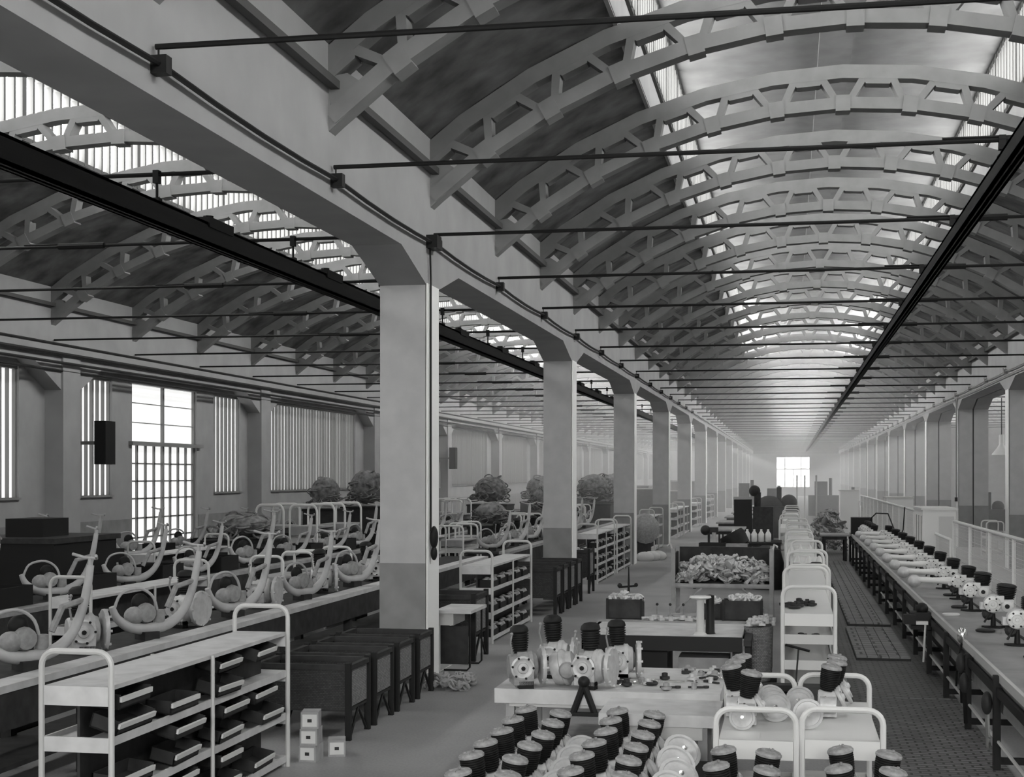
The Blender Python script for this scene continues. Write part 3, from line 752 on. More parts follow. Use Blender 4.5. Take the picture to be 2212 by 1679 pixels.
# engines held in fixtures at the left end of the bench
def make_big_engine(face='alu'):
    r = thing('engine_unit', None, 'engine')
    tc_ = Matrix.Translation((0, 0, .165)) @ rotm(y=PI / 2)
    MB().lathe([(.03, -.13), (.09, -.125), (.1, -.11), (.1, -.06), (.12, -.05), (.12, .02), (.13, .03), (.13, .06), (.11, .075), (.1, .1), (.05, .12)], 24, tc_).box(-.1, .06, -.14, .1, .03, .13).build('crankcase', M[face], r)
    MB().lathe([(.09, 0), (.095, .006), (.095, .02), (.08, .026), (.072, .02), (.045, .02), (.04, .035), (.02, .038), (.001, .038)], 22, Matrix.Translation((-.03, -.125, .165)) @ rotm(x=PI / 2)).build('side_cover', M['alu'], r)
    q = MB()
    for a in range(6): q.lathe([(.01, 0), (.01, .012)], 6, Matrix.Translation((-.03 + .084 * math.cos(a), -.145, .165 + .084 * math.sin(a))) @ rotm(x=PI / 2))
    q.lathe([(.018, 0), (.018, .01)], 8, Matrix.Translation((-.03, -.16, .165)) @ rotm(x=PI / 2))
    q.build('bolt', M['black'], r)
    q = MB().lathe([(.13, 0), (.15, .005), (.155, .02), (.15, .035), (.13, .04)], 24, Matrix.Translation((.13, 0, .165)) @ rotm(y=PI / 2))
    for a in range(8): q.lathe([(.01, 0), (.01, .05)], 6, Matrix.Translation((.13, 0, .165)) @ rotm(y=PI / 2) @ Matrix.Translation((.143 * math.cos(a * PI / 4), .143 * math.sin(a * PI / 4), 0)))
    q.build('flange', M['alu'], r)
    MB().tube([(-.1, -.05, .25), (-.12, -.08, .36), (-.11, -.08, .42)], .008, 6).ball(.014, (-.11, -.08, .43)).build('control_rod', M['alud'], r)
    t = Matrix.Translation((-.02, .03, .26)) @ rotm(x=-.03, y=-.06)
    fins(MB(), .075, .17, 9, t, rb=.06).build('cylinder', M['fin'], r)
    q = MB(); q.lathe([(.07, .17), (.078, .18), (.07, .21), (.045, .23), (.001, .235)], 16, t)
    q.build('cylinder_head', M['fin'], r)
    MB().box(-.06, .06, -.14, -.06, -.0, .06).tube([(-.05, -.1, .0), (0, -.1, .1)], .02, 6).tube([(.05, -.1, .0), (0, -.1, .1)], .02, 6).build('clamp', M['black'], r)
    return r
be = make_big_engine(); bd = make_big_engine('alud')
place(bd, (-2.2, 12.1, .82), .35, 'dark-cased engine with a pale-capped barrel at the left end of the second bench', scale=1.05)
place(be, (-2.03, 12.75, .82), 0, 'pale engine with a black square barrel, rear left on the second bench', scale=1.1)
place(be, (-1.62, 12.15, .82), -.2, 'pale round-cased engine with a black domed barrel in the middle front of the second bench', scale=1.1)
place(be, (-1.45, 12.7, .82), .15, 'pale engine with a black barrel at the rear middle of the second bench', scale=1.05)
r = thing('gear_case', 'round pale gear case without a barrel between the front engines of the second bench', 'gear case', (-1.88, 12.2, .82))
MB().lathe([(.03, -.1), (.12, -.09), (.14, -.05), (.14, -.01), (.155, 0), (.155, .03), (.13, .05), (.12, .1), (.05, .13), (.02, .14)], 22, Matrix.Translation((0, 0, .155)) @ rotm(y=PI / 2 - .25)).build('case', M['alu'], r)
MB().lathe([(.06, 0), (.075, .01), (.06, .03), (.02, .04)], 14, Matrix.Translation((.06, -.14, .15)) @ rotm(x=PI / 2)).build('cover', M['alud'], r)
rb = thing('engine_clamp', 'black two-legged clamp on the front edge of the second bench below the domed barrel', 'clamp', (-1.66, 11.9, .62))
MB().ball(.05, (0, 0, .28)).tube([(0, 0, .26), (-.09, 0, .02)], .028, 8).tube([(0, 0, .26), (.09, 0, .02)], .028, 8).build('clamp_body', M['black'], rb)
MB().box(-.12, .12, -.03, .03, .0, .03).build('foot_bar', M['black'], rb)

# slatted bin full of parts
r = thing('parts_bin', 'big slatted wooden bin on braced legs piled with pale parts in the centre', 'bin', (-1.17, 26.6, 0))
W_, D_ = .86, .55
MB().box(-W_, W_, -D_, D_, .6, .64).build('bottom', M['midwood'], r)
MB().box(-W_, W_, D_ - .03, D_, .64, 1.28).build('back_panel', M['darkwood'], r)
for z in (.66, 1.26): MB().box(-W_ - .03, W_ + .03, -D_ - .02 if z < 1 else D_ - .02, -D_ + .02 if z < 1 else D_ + .03, z - .04, z + .02).build('rail', M['midwood'], r)
for sx in (-1, 1):
    MB().box(sx * W_ - .015, sx * W_ + .015, -D_, D_, .64, 1.2).build('side_panel', M['darkwood'], r)
    for sy in (-1, 1): MB().box(sx * W_ - .035, sx * W_ + .035, sy * D_ - .035, sy * D_ + .035, 0, 1.3).build('leg', M['midwood'], r)
    MB().tube([(sx * W_, -D_, .15), (sx * .35, -D_, .6)], .02, 6).build('brace', M['midwood'], r)
    MB().tube([(sx * (W_ + .02), -D_, 1.28), (sx * (W_ + .05), -D_, 1.38), (sx * (W_ + .1), -D_ + .05, 1.34)], .02, 6).build('hook', M['cream'], r)
heap('loose_parts', -1.17, 26.55, .64, .78, .45, .52, 420, M['alu'], 'countless pale metal parts filling the big slatted bin', 'metal parts', 21, .075)
# baskets beside the tray trolleys
bk = thing('basket', None, 'basket')
MB().lathe([(.13, 0), (.15, .1), (.15, .3), (.16, .58), (.165, .6), (.14, .6), (.13, .3)], 16).build('basket_body', M['wickl'], bk)
c = MB()
for i in range(14):
    q = casting(i, .045); a = i * 2.4; rr = .02 + .008 * i; c.add(q.v, q.f, Matrix.Translation((rr * math.cos(a), rr * math.sin(a), .6 + .02 * (i % 3))))
c.build('contents', M['alu'], bk)
place(bk, (-.34, 16.62, .3), 0, 'tall pale basket of bright parts, the shorter one left of the nearest tray trolley')
place(bk, (-.34, 17.03, .3), 0, 'tall pale basket of bright parts behind the shorter basket')
low_table(-.53, -.14, 16.4, 17.25, .3, 'low dark stand under the two tall baskets')

# things on the tray trolleys
for i, (x, y, z, lab) in enumerate([(.18, 16.6, 1.152, 'nearest tray trolley top'), (.05, 16.3, 1.152, 'nearest tray trolley top, left corner'), (.2, 15.9, .852, 'upper inner tray of the nearest trolley')]):
    b = MB()
    for j in range(7):
        q = casting(j + i, .055); b.add(q.v, q.f, Matrix.Translation((random.uniform(-.1, .1), random.uniform(-.2, .2), 0)))
    o = b.build('bundle', M['dark'], label='dark bundle of small parts on the ' + lab, cat='metal parts', kind='stuff'); o.location = (x, y, z)
cone = MB().lathe([(.085, 0), (.07, .03), (.02, .15), (.001, .16)], 14)
for ti, (x0, y0) in enumerate(((.3, 24.0), (.2, 27.7))):
    for j in range(3):
        o = cone.build('funnel', M['white'], label='white pointed funnel on the %s tray trolley, %s of three from the left' % (['third', 'fourth'][ti], NORD[j]), cat='funnel'); o.location = (x0 - .17 + .17 * j, y0, 1.15)
for i, (x, y) in enumerate(((.1, 23.5), (.32, 23.5), (.42, 23.8))):
    o = MB().lathe([(.08, 0), (.09, .05), (.07, .06), (.03, .05)], 14).build('drum', M['dark'], label='small dark drum cover on the third tray trolley, %s from the left' % NORD[i], cat='cover'); o.location = (x, y, 1.152)
r = thing('hammer', 'thin-shafted mallet leaning at the foot of the nearest tray trolley', 'mallet', (.06, 14.9, .47))
MB().tube([(0, 0, 0), (.03, 0, .4)], .01, 6).build('shaft', M['dark'], r)
MB().tube([(-.1, 0, .43), (.14, 0, .37)], .014, 6).build('mallet_head', M['black'], r)
low_table(-.4, .6, 14.2, 15.3, .46, 'dark low platform before the nearest tray trolley', name='low_platform')
r = thing('shallow_pan', 'black shallow pan on the dark platform behind the white carts', 'pan', (-.02, 14.5, .46))
MB().lathe([(.15, 0), (.2, .06), (.21, .06), (.16, -.001)], 16).build('pan_body', M['black'], r)

# machines, crates and heaps further down the centre
def crate_at(x, y, w, h, lab, m='darkwood', z=0):
    c = make_crate(w, w * .8, h, m); c.location = (x, y, z); c['label'] = lab
low_table(-2.2, -.95, 33.6, 35.2, .75, 'dark long table beyond the slatted bin', name='long_table')
crate_at(-1.75, 34.2, .6, .28, 'dark crate at the left of the table beyond the slatted bin', 'black', .75)
crate_at(-1.2, 34.2, .55, .26, 'pale crate in the middle of the table beyond the slatted bin', 'midwood', .75)
r = thing('drill_stand', 'pale upright drill with a round head on the table beyond the slatted bin', 'drill', (-1.75, 34.8, .75))
MB().tube([(0, 0, 0), (0, 0, .6)], .05, 8).build('column', M['cream'], r)
MB().ball(.12, (-.2, 0, .55)).box(-.2, .1, -.06, .06, .5, .62).build('head', M['dark'], r)
r = thing('round_hopper', 'dark tilted drum-shaped hopper on the table beyond the slatted bin', 'hopper', (-1.1, 34.85, .75))
MB().lathe([(.1, 0), (.3, .15), (.32, .4), (.28, .5), (.2, .45)], 16, rotm(y=-.5) @ Matrix.Translation((0, 0, .05))).build('drum', M['black'], r)
r = thing('round_hopper', 'dark domed hood beside the tilted hopper', 'hopper', (-.5, 33.9, 0))
MB().lathe([(.36, 0), (.38, .6), (.3, .9), (.1, 1.0), (.001, 1.01)], 16).build('drum', M['dark'], r)
low_table(-1.6, -.2, 38.6, 40.2, .85, 'long table carrying pale bottles further down the hall', name='long_table')
for j in range(6):
    o = MB().lathe([(.07, 0), (.08, .02), (.08, .2), (.03, .28), (.03, .33)], 10).build('bottle', M['white'], label='white bottle on the far table, %s in its row' % NORD[j], cat='bottle'); o.location = (-1.45 + .18 * j, 39.0, .85)
r = thing('lathe_machine', 'tall dark machine with square cabinet far down the centre', 'machine', (-1.3, 52, 0))
MB().box(-.6, .0, -.5, .5, 0, 1.75).build('cabinet', M['black'], r)
MB().box(.05, .75, -.4, .5, 0, 1.5).build('bed', M['dark'], r)
MB().tube([(.2, 0, 1.5), (.2, 0, 2.0)], .12, 8).ball(.2, (.1, 0, 2.05)).build('head', M['dark'], r)
r = thing('lathe_machine', 'low dark machine with rounded hood behind the tall one far down the centre', 'machine', (-.42, 62, 0))
MB().box(-.9, .8, -.5, .5, 0, 1.3).build('bed', M['dark'], r)
MB().ball(.5, (-.4, 0, 1.35), sc=(1.1, .8, .8)).ball(.35, (.4, .2, 1.45)).box(-.1, .1, -.1, .1, 1.3, 2.1).build('hood', M['dark'], r)
for j, (x, y, w_, h_) in enumerate(((-2.6, 92, .8, 2.1), (-.9, 90, .7, 1.8), (2.2, 96, 1.0, 2.2), (3.6, 92, .6, 1.7))):
    r = thing('lathe_machine', 'dark machine before the far end window, %s from the left' % NORD[j], 'machine', (x, y, 0))
    MB().box(-w_, w_, -.6, .6, 0, h_ * .6).build('bed', M['dark'], r)
    MB().box(-w_ * .6, w_ * .2, -.4, .4, h_ * .6, h_).tube([(w_ * .4, 0, h_ * .6), (w_ * .4, 0, h_ * 1.1)], .1, 8).lathe([(.3, -.06), (.3, .06)], 14, Matrix.Translation((-w_ * .2, -.45, h_ * .75)) @ rotm(x=PI / 2)).build('hood', M['dark'], r)
for j, (x, y) in enumerate(((.35, 70), (.75, 74), (1.1, 62))):
    MB().tube([(x, y, 0), (x, y, 2.6)], .04, 6).build('thin_post', M['cream'], label='thin pale upright post before the far window, %s from the left' % NORD[j], cat='post')
table('work_table', 'worn square table at the far end of the right aisle', .9, 1.75, 44, 45.5, .85, topm='midwood')
heap('loose_parts', 1.3, 50, .0, .5, 1.2, 1.5, 160, M['alud'], 'grey heap of parts at the far end of the right aisle', 'metal parts', 31, .13)
MB().box(-.3, .3, -.3, .3, 0, .5).build('black_box', M['black'], label='square black box at the far end of the long right bench', cat='box').location = (2.1, 44.5, .85)

# ------------------------------------------------------------------ duckboard mats on the right aisle
for x0, x1, y0, y1, lab in ((.92, 1.66, 20.95, 25.0, 'nearest wooden duckboard mat on the right aisle floor'), (.98, 1.70, 25.7, 44, 'long wooden duckboard mat receding down the right aisle'), (.82, 1.9, 17.5, 20.9, 'thin floor mat in front of the nearest duckboard')):
    r = thing('duckboard_mat', lab, 'mat', (0, 0, 0))
    th = .012 if 'thin' in lab else .06
    MB().box(x0, x1, y0, y1, .012, .012 + th * .6).build('base_boards', M['blocks' if 'thin' in lab else 'dark'], r)
    if th > .02:
        q = MB(); n_ = 5
        for k in range(n_):
            xa = x0 + (x1 - x0) * k / n_
            q.box(xa + .005, xa + (x1 - x0) / n_ - .005, y0, y1, .012 + th * .6, .012 + th)
        q.build('slats', M['mat_'], r)

# ------------------------------------------------------------------ long right bench with engines on stands
r = thing('assembly_bench', 'long low dark-edged assembly bench running down the right side', 'bench', (0, 0, 0))
BX0, BX1 = 1.82, 2.8
MB().box(BX0, BX1, 10, 46, .80, .85).build('table_top', M['lino'], r)
MB().box(BX0 - .015, BX0 + .02, 10, 46, .78, .86).build('edge_strip', M['cream'], r)
MB().box(BX0 - .04, BX0 - .015, 10, 46, .66, .74).build('gutter_rail', M['black'], r)
MB().box(BX0 + .02, BX0 + .05, 10, 46, .5, .8).build('apron', M['dado'], r)
y = 13.4
yl = []
while y < 46:
    yl.append(y); y += 2.1
for y in yl:
    MB().box(BX0 - .06, BX0 + .0, y - .04, y + .04, 0, .78 if y > 14 else .84).build('leg', M['black'], r)
    MB().box(BX1 - .1, BX1, y - .04, y + .04, 0, .8).build('leg', M['black'], r)
    MB().box(BX0 - .03, BX1 - .1, y - .02, y + .02, .06, .12).build('cross_bar', M['black'], r)
MB().tube([(BX0 - .02, 10, .26), (BX0 - .02, 30, .26)], .016, 6).build('foot_rail', M['cream'], r, label='thin pale rail near the floor')
MB().box(BX0 + .3, BX0 + .5, 18.5, 46, .1, .75).build('back_board', M['black'], r)
r2 = MB().tube([(2.45, 10, .86), (2.45, 32, .86)], .015, 6).build('guide_rail', M['black'], label='thin black guide rail along the top of the right bench', cat='rail')

def make_bench_engine(arm=True):
    r = thing('engine_on_stand', None, 'engine')
    MB().lathe([(.11, 0), (.11, .012), (.03, .02), (.022, .16), (.04, .18)], 12).box(-.12, .12, -.012, .012, .0, .02).build('stand', M['black'], r)
    MB().lathe([(.05, -.09), (.09, -.08), (.1, -.04), (.11, .0), (.1, .05), (.04, .09)], 16, Matrix.Translation((0, 0, .26)) @ rotm(x=PI / 2)).box(-.03, .2, -.07, .07, .18, .31).box(-.14, -.05, -.05, .05, .2, .28).build('crankcase', M['alu'], r)
    q = MB().lathe([(.085, 0), (.09, .01), (.08, .025), (.05, .03), (.045, .02), (.02, .02), (.015, .04), (.001, .041)], 18, Matrix.Translation((-.02, -.1, .26)) @ rotm(x=PI / 2))
    q.lathe([(.06, 0), (.06, .02), (.04, .03), (.001, .032)], 14, Matrix.Translation((.13, -.07, .24)) @ rotm(x=PI / 2)).box(.02, .1, -.1, -.04, .28, .35)
    q.build('side_cover', M['white'], r)
    q = MB()
    for a_ in range(6): q.lathe([(.01, 0), (.01, .03)], 6, Matrix.Translation((-.02 + .07 * math.cos(a_ * PI / 3), -.115, .31 + .07 * math.sin(a_ * PI / 3) - .05)) @ rotm(x=PI / 2))
    q.lathe([(.025, 0), (.025, .03)], 10, Matrix.Translation((.13, -.09, .24)) @ rotm(x=PI / 2)).build('bolt', M['black'], r)
    t = Matrix.Translation((.13, .05, .27)) @ rotm(y=.1)
    fins(MB(), .105, .17, 9, t, rb=.08).build('cylinder', M['fin'], r)
    q = MB(); head_cap(q, .098, .17, t); q.build('cylinder_head', M['dark'], r)
    MB().lathe([(.06, -.03), (.07, 0), (.04, .03)], 12, Matrix.Translation((-.05, 0, .15)) @ rotm(x=PI / 2)).tube([(-.1, -.05, .06), (0, -.05, .24)], .012, 6).build('lever', M['dark'], r)
    if arm:
        MB().tube([(-.55, 0, .27), (-.35, 0, .265), (-.08, 0, .26)], [.045, .04, .06], 10).build('swing_arm', M['white'], r)
        MB().ball(.095, (-.6, 0, .25), sc=(1, 1, .95)).build('end_ball', M['alu'], r)
    return r
ea, eb = make_bench_engine(True), make_bench_engine(False)
HX, BZ = 2.36, .85
ys = [15.7, 17.5, 19.6]
for i, y in enumerate(ys): place(eb, (HX - .06, y, BZ - .0), 0, 'engine held on a black stand on the right bench, %s from the front' % NORD[i], scale=1.06)
for i, y in enumerate([21.4, 23.35, 25.3, 27.3, 29.4, 31.5, 33.6, 35.8, 38.2]):
    place(ea, (HX - .02, y, BZ), 0, 'engine with a long pale ball-ended arm on the right bench, %s such from the front' % NORD[i], scale=1.0)
for i, y in enumerate([39.4, 40.6, 41.7, 42.7]): place(eb, (HX - .3, y, BZ), 0, 'small far engine without an arm at the end of the right bench', group='far engines at the end of the right bench', scale=.95)
# bits on the bench and hanging tools
for i, (x, y) in enumerate(((1.98, 18.9), (2.3, 14.6), (2.15, 17.0), (2.2, 20.0), (2.3, 22.0))):
    o = MB().lathe([(.1, 0), (.11, .02), (.09, .03), (.02, .025)], 14).build('round_dish', M['white' if i == 0 else 'dark'], label=('white' if i == 0 else 'dark') + ' round dish on the right bench top, %s listed from the middle' % NORD[i] if i == 0 else 'dark round dish on the right bench near engine stands', cat='dish', group=None if i == 0 else 'dark dishes on the right bench'); o.location = (x, y, .852)
r = thing('hand_tool', 'pale-handled pneumatic tool hooked over the edge of the right bench', 'tool', (1.8, 16.1, .8))
MB().ball(.07, (0, 0, .1), sc=(.8, .8, 1.3)).build('head', M['chrome'], r)
MB().tube([(0, 0, .04), (-.05, 0, -.2), (-.05, .1, -.45)], .012, 6).build('hose', M['black'], r)
for i, (y, zz) in enumerate(((15.5, .62), (15.2, .46), (13.5, .52))):
    r = thing('hand_tool', 'dark pistol-shaped tool hanging below the front edge of the right bench, %s of three' % ['upper', 'middle', 'nearest'][i], 'tool', (1.72, y, zz))
    MB().ball(.07, (0, 0, .06), sc=(.7, .9, 1.5)).build('head', M['dark'], r)
    MB().tube([(0, 0, 0), (.02, .05, -.35)], .022, 6).build('handle', M['chrome' if i == 2 else 'black'], r)
r = thing('vice', 'dark vice clamped to the side of the right bench with a pale bar hanging down', 'vice', (1.7, 19.7, .6))
MB().box(-.15, .1, -.15, .15, 0, .22).ball(.08, (0, 0, .26)).box(-.25, -.1, -.3, -.1, .08, .2).build('vice_body', M['black'], r)
MB().tube([(.02, -.25, .1), (-.01, -.3, -.4)], .014, 6).box(-.1, .05, -.3, -.2, .08, .12).build('bar', M['white'], r)

# ------------------------------------------------------------------ fence, gate and cabinet
def fence_bay(y0, y1, x, h, lab, z0=0.0):
    r = thing('mesh_fence_bay', lab, 'fence', (x, y0, 0))
    L = y1 - y0
    MB().tube([(0, 0, 0), (0, 0, h)], .028, 8).build('post', M['white'], r)
    MB().tube([(0, 0, h), (0, L, h)], .03, 8).build('top_rail', M['white'], r)
    q = MB(); z = z0 + .1; j = 0
    while z < h:
        t = .008 if j % 4 == 0 else .003
        q.box(-t / 2, t / 2, 0, L, z - t / 2, z + t / 2); z += .055; j += 1
    y = .05
    while y < L:
        q.box(-.0015, .0015, y - .0015, y + .0015, z0, h); y += .055
    q.build('wire_mesh', M['cream'], r)
    return r
FX = 3.17
f0 = 14.3
yy = [29.75 - 2.6 * k for k in range(1, 7)]
for i, y in enumerate([27.15, 24.55, 21.95, 19.35, 16.75, 14.15]):
    fence_bay(y, y + 2.6, FX, 1.7, 'white wire-mesh fence bay behind the right bench, %s nearer than the white cabinet' % NORD[i])
MB().tube([(FX, 29.75, 0), (FX, 29.75, 1.7)], .028, 8).build('fence_post', M['white'], label='white end post of the near fence beside the white cabinet', cat='post')
for i in range(12):
    y = 36.4 + 2.6 * i
    lab = 'white wire-mesh fence bay beyond the white cabinet, %s' % (NORD[i] if i < 4 else 'far')
    r = fence_bay(y, y + 2.6, FX, 1.7, lab)
    if i >= 4: r['group'] = 'far fence bays'
    r['label'] = lab if i < 4 else 'white wire-mesh fence bay in the far run beyond the white cabinet'
fence_bay(30.1, 33.1, FX - .02, 1.32, 'low white gate in front of the white cabinet')
r = thing('cabinet', 'white upright cabinet standing in the line of the mesh fence', 'cabinet', (2.88, 33.2, 0))
MB().box(0, .7, 0, 2.2, 0, 1.84).build('cabinet_body', M['white'], r)
MB().box(-.04, .74, -.04, 2.24, 1.84, 1.88).build('lid', M['white'], r)
MB().box(.34, .66, -.02, 0, .9, 1.7).build('door', M['cream'], r)
for y in (.3, .9, 1.5): MB().box(-.015, 0, y, y + .04, .1, 1.7).build('rib', M['grey'], r)
r = thing('cabinet', 'second white cabinet far beyond the first along the fence', 'cabinet', (3.3, 52, 0))
MB().box(0, .9, 0, 1.5, 0, 1.8).build('cabinet_body', M['white'], r)
MB().box(-.03, .93, -.03, 1.53, 1.8, 1.85).build('lid', M['cream'], r)
r = thing('cabinet', 'third small white cabinet far down the fence', 'cabinet', (2.2, 66, 0))
MB().box(0, .8, 0, 1.5, 0, 1.9).build('cabinet_body', M['white'], r)
MB().box(-.03, .83, -.03, 1.53, 1.9, 1.95).build('lid', M['cream'], r)
r = thing('hose', 'black hose looping down from the fence rail to the far engines', 'hose')
MB().tube([(FX - .05, 41.5, 1.72), (FX - .1, 41.4, 1.1), (FX - .15, 41.6, .95), (FX - .3, 42, 1.1), (FX - .4, 43, 1.5), (FX - .7, 43.5, 1.5), (FX - .9, 43.5, 1.3)], .018, 6).build('tube', M['black'], r)

# machines and trolleys beyond the fence, in the right hall
tr_ = make_rack(1.2, w=.5, h=1.2, shelves=(.3, .7), top=.9, posts=0, name='hand_cart', deckm='midwood', back=False)
for i in range(5): place(tr_, (6.1 - .0 * i + i * .7, 46 - i * 1.1, 0), 0, 'pale hoop-handled cart beyond the mesh fence, %s from the left' % NORD[i])
for i, (x, y, w, h) in enumerate(((9.6, 58, 1.2, 1.9), (11.2, 66, 1.8, 2.2), (9.2, 72, 1.2, 1.8), (13.5, 60, 1.6, 2.4), (10, 50, 1.4, 1.3), (8.4, 48, .9, 1.2))):
    r = thing('machine_tool', 'dark machine tool in the right hall behind the pillars, %s counted along' % NORD[i], 'machine', (x, y, 0))
    MB().box(-w, w, -.6, .6, 0, h * .55).build('machine_bed', M['dark'], r)
    MB().box(-w * .6, w * .1, -.4, .4, h * .55, h).ball(h * .16, (w * .4, 0, h * .62)).build('head_stock', M['black'], r)
    MB().lathe([(.2, -.04), (.2, .04)], 14, Matrix.Translation((-w * .2, -.5, h * .7)) @ rotm(x=PI / 2)).build('wheel', M['grey'], r)
r = thing('hanging_lamp', 'white enamel lamp with a cable behind the third right pillar', 'lamp', (8.2, 60, 3.4))
MB().lathe([(.38, 0), (.36, .05), (.2, .25), (.1, .4), (.1, .8)], 16).build('shade', M['white'], r)
MB().tube([(0, 0, .8), (0, 0, 2.25)], .02, 6).build('cord', M['black'], r)
MB().box(7.06, 17.4, 100, 100.3, 0, 6).build('wall_partition', M['dado'], kind='structure', label='grey partition at the far side of the right hall')

# ------------------------------------------------------------------ left hall
# benches running down the hall
def long_bench(name, lab, x0, x1, y0, y1, z, topm, bodym='darkwood'):
    r = thing(name, lab, 'bench')
    MB().box(x0, x1 - .24, y0, y1, z - .05, z).build('bench_top', M['darkwood'], r)
    MB().box(x1 - .24, x1, y0, y1, z - .05, z + .01).build('edge_board', M[topm], r, label='paler board along the front edge')
    MB().box(x1 - .05, x1 - .01, y0, y1, z - .35, z - .05).build('apron', M[bodym], r)
    y = y0 + .3
    while y < y1:
        MB().box(x1 - .14, x1 - .04, y - .05, y + .05, 0, z - .05).build('leg', M[bodym], r)
        MB().box(x0 + .04, x0 + .14, y - .05, y + .05, 0, z - .05).build('leg', M[bodym], r); y += 2.6
    MB().box(x0 + .1, x1 - .1, y0, y1, .25, .29).build('lower_shelf', M[bodym], r)
long_bench('long_bench', 'pale-edged workbench just left of the nearest pillar row', -6.9, -6.0, 9, 29, .95, 'bench')
long_bench('long_bench', 'workbench left of the second pillar gap', -6.9, -5.9, 30.8, 52, .95, 'midwood')
long_bench('long_bench', 'middle workbench of the left hall', -10.2, -9.2, 14, 60, .95, 'midwood')
long_bench('long_bench', 'third workbench of the left hall nearer the windows', -13.2, -12.2, 20, 70, .95, 'midwood')

def make_scooter():
    """bare pale scooter frame with a dark barrel and handlebar column"""
    r = thing('scooter_frame', None, 'scooter frame')
    pts = [(0, -.56, .84), (0, -.53, .66), (0, -.48, .46), (0, -.38, .26), (0, -.22, .14), (0, 0, .1), (0, .2, .13), (0, .34, .22), (0, .4, .34)]
    sp_, sr_ = smooth(pts, 3, [.03, .036, .04, .045, .055, .06, .055, .042, .03])
    MB().tube(sp_, sr_, 10).build('main_tube', M['frame'], r)
    MB().tube(smooth([(0, .38, .3), (0, .3, .46), (0, .1, .5), (0, -.05, .4), (0, -.1, .2)], 4), .015, 8).build('saddle_loop', M['frame'], r)
    MB().ball(.1, (0, .16, .24), sc=(.7, 1.1, .9)).lathe([(.03, -.06), (.09, -.05), (.1, 0), (.09, .05), (.03, .06)], 14, Matrix.Translation((0, .04, .26)) @ rotm(y=PI / 2)).lathe([(.06, 0), (.06, .12)], 10, Matrix.Translation((.02, -.12, .16))).tube([(0, -.5, .55), (0, -.3, .5), (0, -.2, .3)], .03, 7).build('rear_body', M['alud'], r)
    MB().tube([(0, -.56, .82), (0, -.56, .9)], .022, 6).tube([(-.2, -.5, .93), (-.1, -.56, .9), (.1, -.56, .9), (.2, -.5, .93)], .014, 6).build('handlebar', M['frame'], r)
    MB().ball(.09, (.07, .06, .36), sc=(.7, 1, 1)).build('flywheel_cover', M['fin'], r)
    MB().box(-.1, .1, -.06, .1, 0, .08).build('cradle', M['dark'], r)
    return r
sf = make_scooter()
k = 0
for xr, yr0, n_, nm in ((-6.35, 11.4, 6, 'on the bench left of the nearest pillar'), (-6.35, 31.2, 7, 'on the bench beyond the second pillar gap'), (-9.6, 15.5, 12, 'on the middle bench of the left hall'), (-12.6, 22, 12, 'on the third bench of the left hall')):
    for i in range(n_):
        place(sf, (xr + random.uniform(-.05, .05), yr0 + i * 2.35, .95), PI - .6 + random.uniform(-.2, .2), 'bare pale scooter frame %s, %s from the front' % (nm, NORD[i]), scale=random.uniform(.95, 1.1))
for i in range(16):
    if i > 11: break
    y = 12.6 + i * 2.35 if i < 6 else 32.4 + (i - 6) * 2.35
    r = place(be, (-6.45, y, .95), random.uniform(-1, 1), 'dark-barrelled engine on the benches seen through the left arcade, %s from the front' % NORD[i], scale=1.25)
dc = make_crate(.5, .8, .26, 'black')
for xr, yr0, n_, nm in ((-9.7, 16.7, 11, 'middle bench'), (-12.7, 23.2, 10, 'third bench')):
    for i in range(n_):
        place(dc, (xr, yr0 + i * 2.35, .951), 0, 'black open crate on the %s of the left hall, %s from the front' % (nm, NORD[i]))
# hoop trolleys in the left hall
for i, (x, y, sc) in enumerate(((-8.1, 21.9, 1.1), (-8.0, 23.7, 1.1), (-11.65, 31.7, (1.3, 1, 1.6)), (-10.85, 31.7, (1.3, 1, 1.6)), (-10.75, 33.5, (1.3, 1, 1.6)), (-8.0, 34.3, 1.15), (-8.2, 36.1, 1.15), (-8.1, 42.5, 1.2), (-8.0, 44.4, 1.15), (-11.4, 44, (1.3, 1, 1.5)), (-10.7, 46, (1.3, 1, 1.5)), (-8.0, 54, 1.2), (-11.5, 48, (1.3, 1, 1.5)), (-8.1, 56, 1.2))):
    place(tr_, (x, y, 0), random.uniform(-.05, .05), 'pale hoop-topped cart among the benches of the left hall, %s' % ('%s from the front' % NORD[i]), scale=sc)
for i, (x, y) in enumerate(((-8.1, 15.5), (-8.1, 29.6), (-11.2, 15), (-11.2, 24), (-11.2, 40))):
    place(rk, (x, y, 0), 0, 'long shelf trolley standing in the lane of the left hall, %s from the front' % NORD[i])
# rounded bundles stacked high
def bundle(x, y, z, sx, sy, h, seed, lab, n_=70):
    rnd = random.Random(seed); b = MB()
    for i in range(n_):
        a = rnd.uniform(0, 2 * PI); rr = math.sqrt(rnd.random()); hh = h * math.sqrt(max(0, 1 - rr * rr)) * rnd.uniform(.4, 1)
        R = rnd.uniform(.12, .22) * sx * 1.3
        ps = [(R * math.cos(t), R * math.sin(t), 0) for t in [j * PI / 6 for j in range(12)]]
        b.tube(ps, .028 * sx, 5, Matrix.Translation((rr * sx * math.cos(a) * .8, rr * sy * math.sin(a) * .8, hh)) @ rotm(rnd.uniform(-.7, .7), rnd.uniform(-.7, .7)), closed=True)
    b.ball(1, (0, 0, h * .5), sc=(sx * .75, sy * .75, h * .5))
    o = b.build('cable_bundle', M['foli'], label=lab, cat='bundle', kind='stuff'); o.location = (x, y, z + .06)
    return o
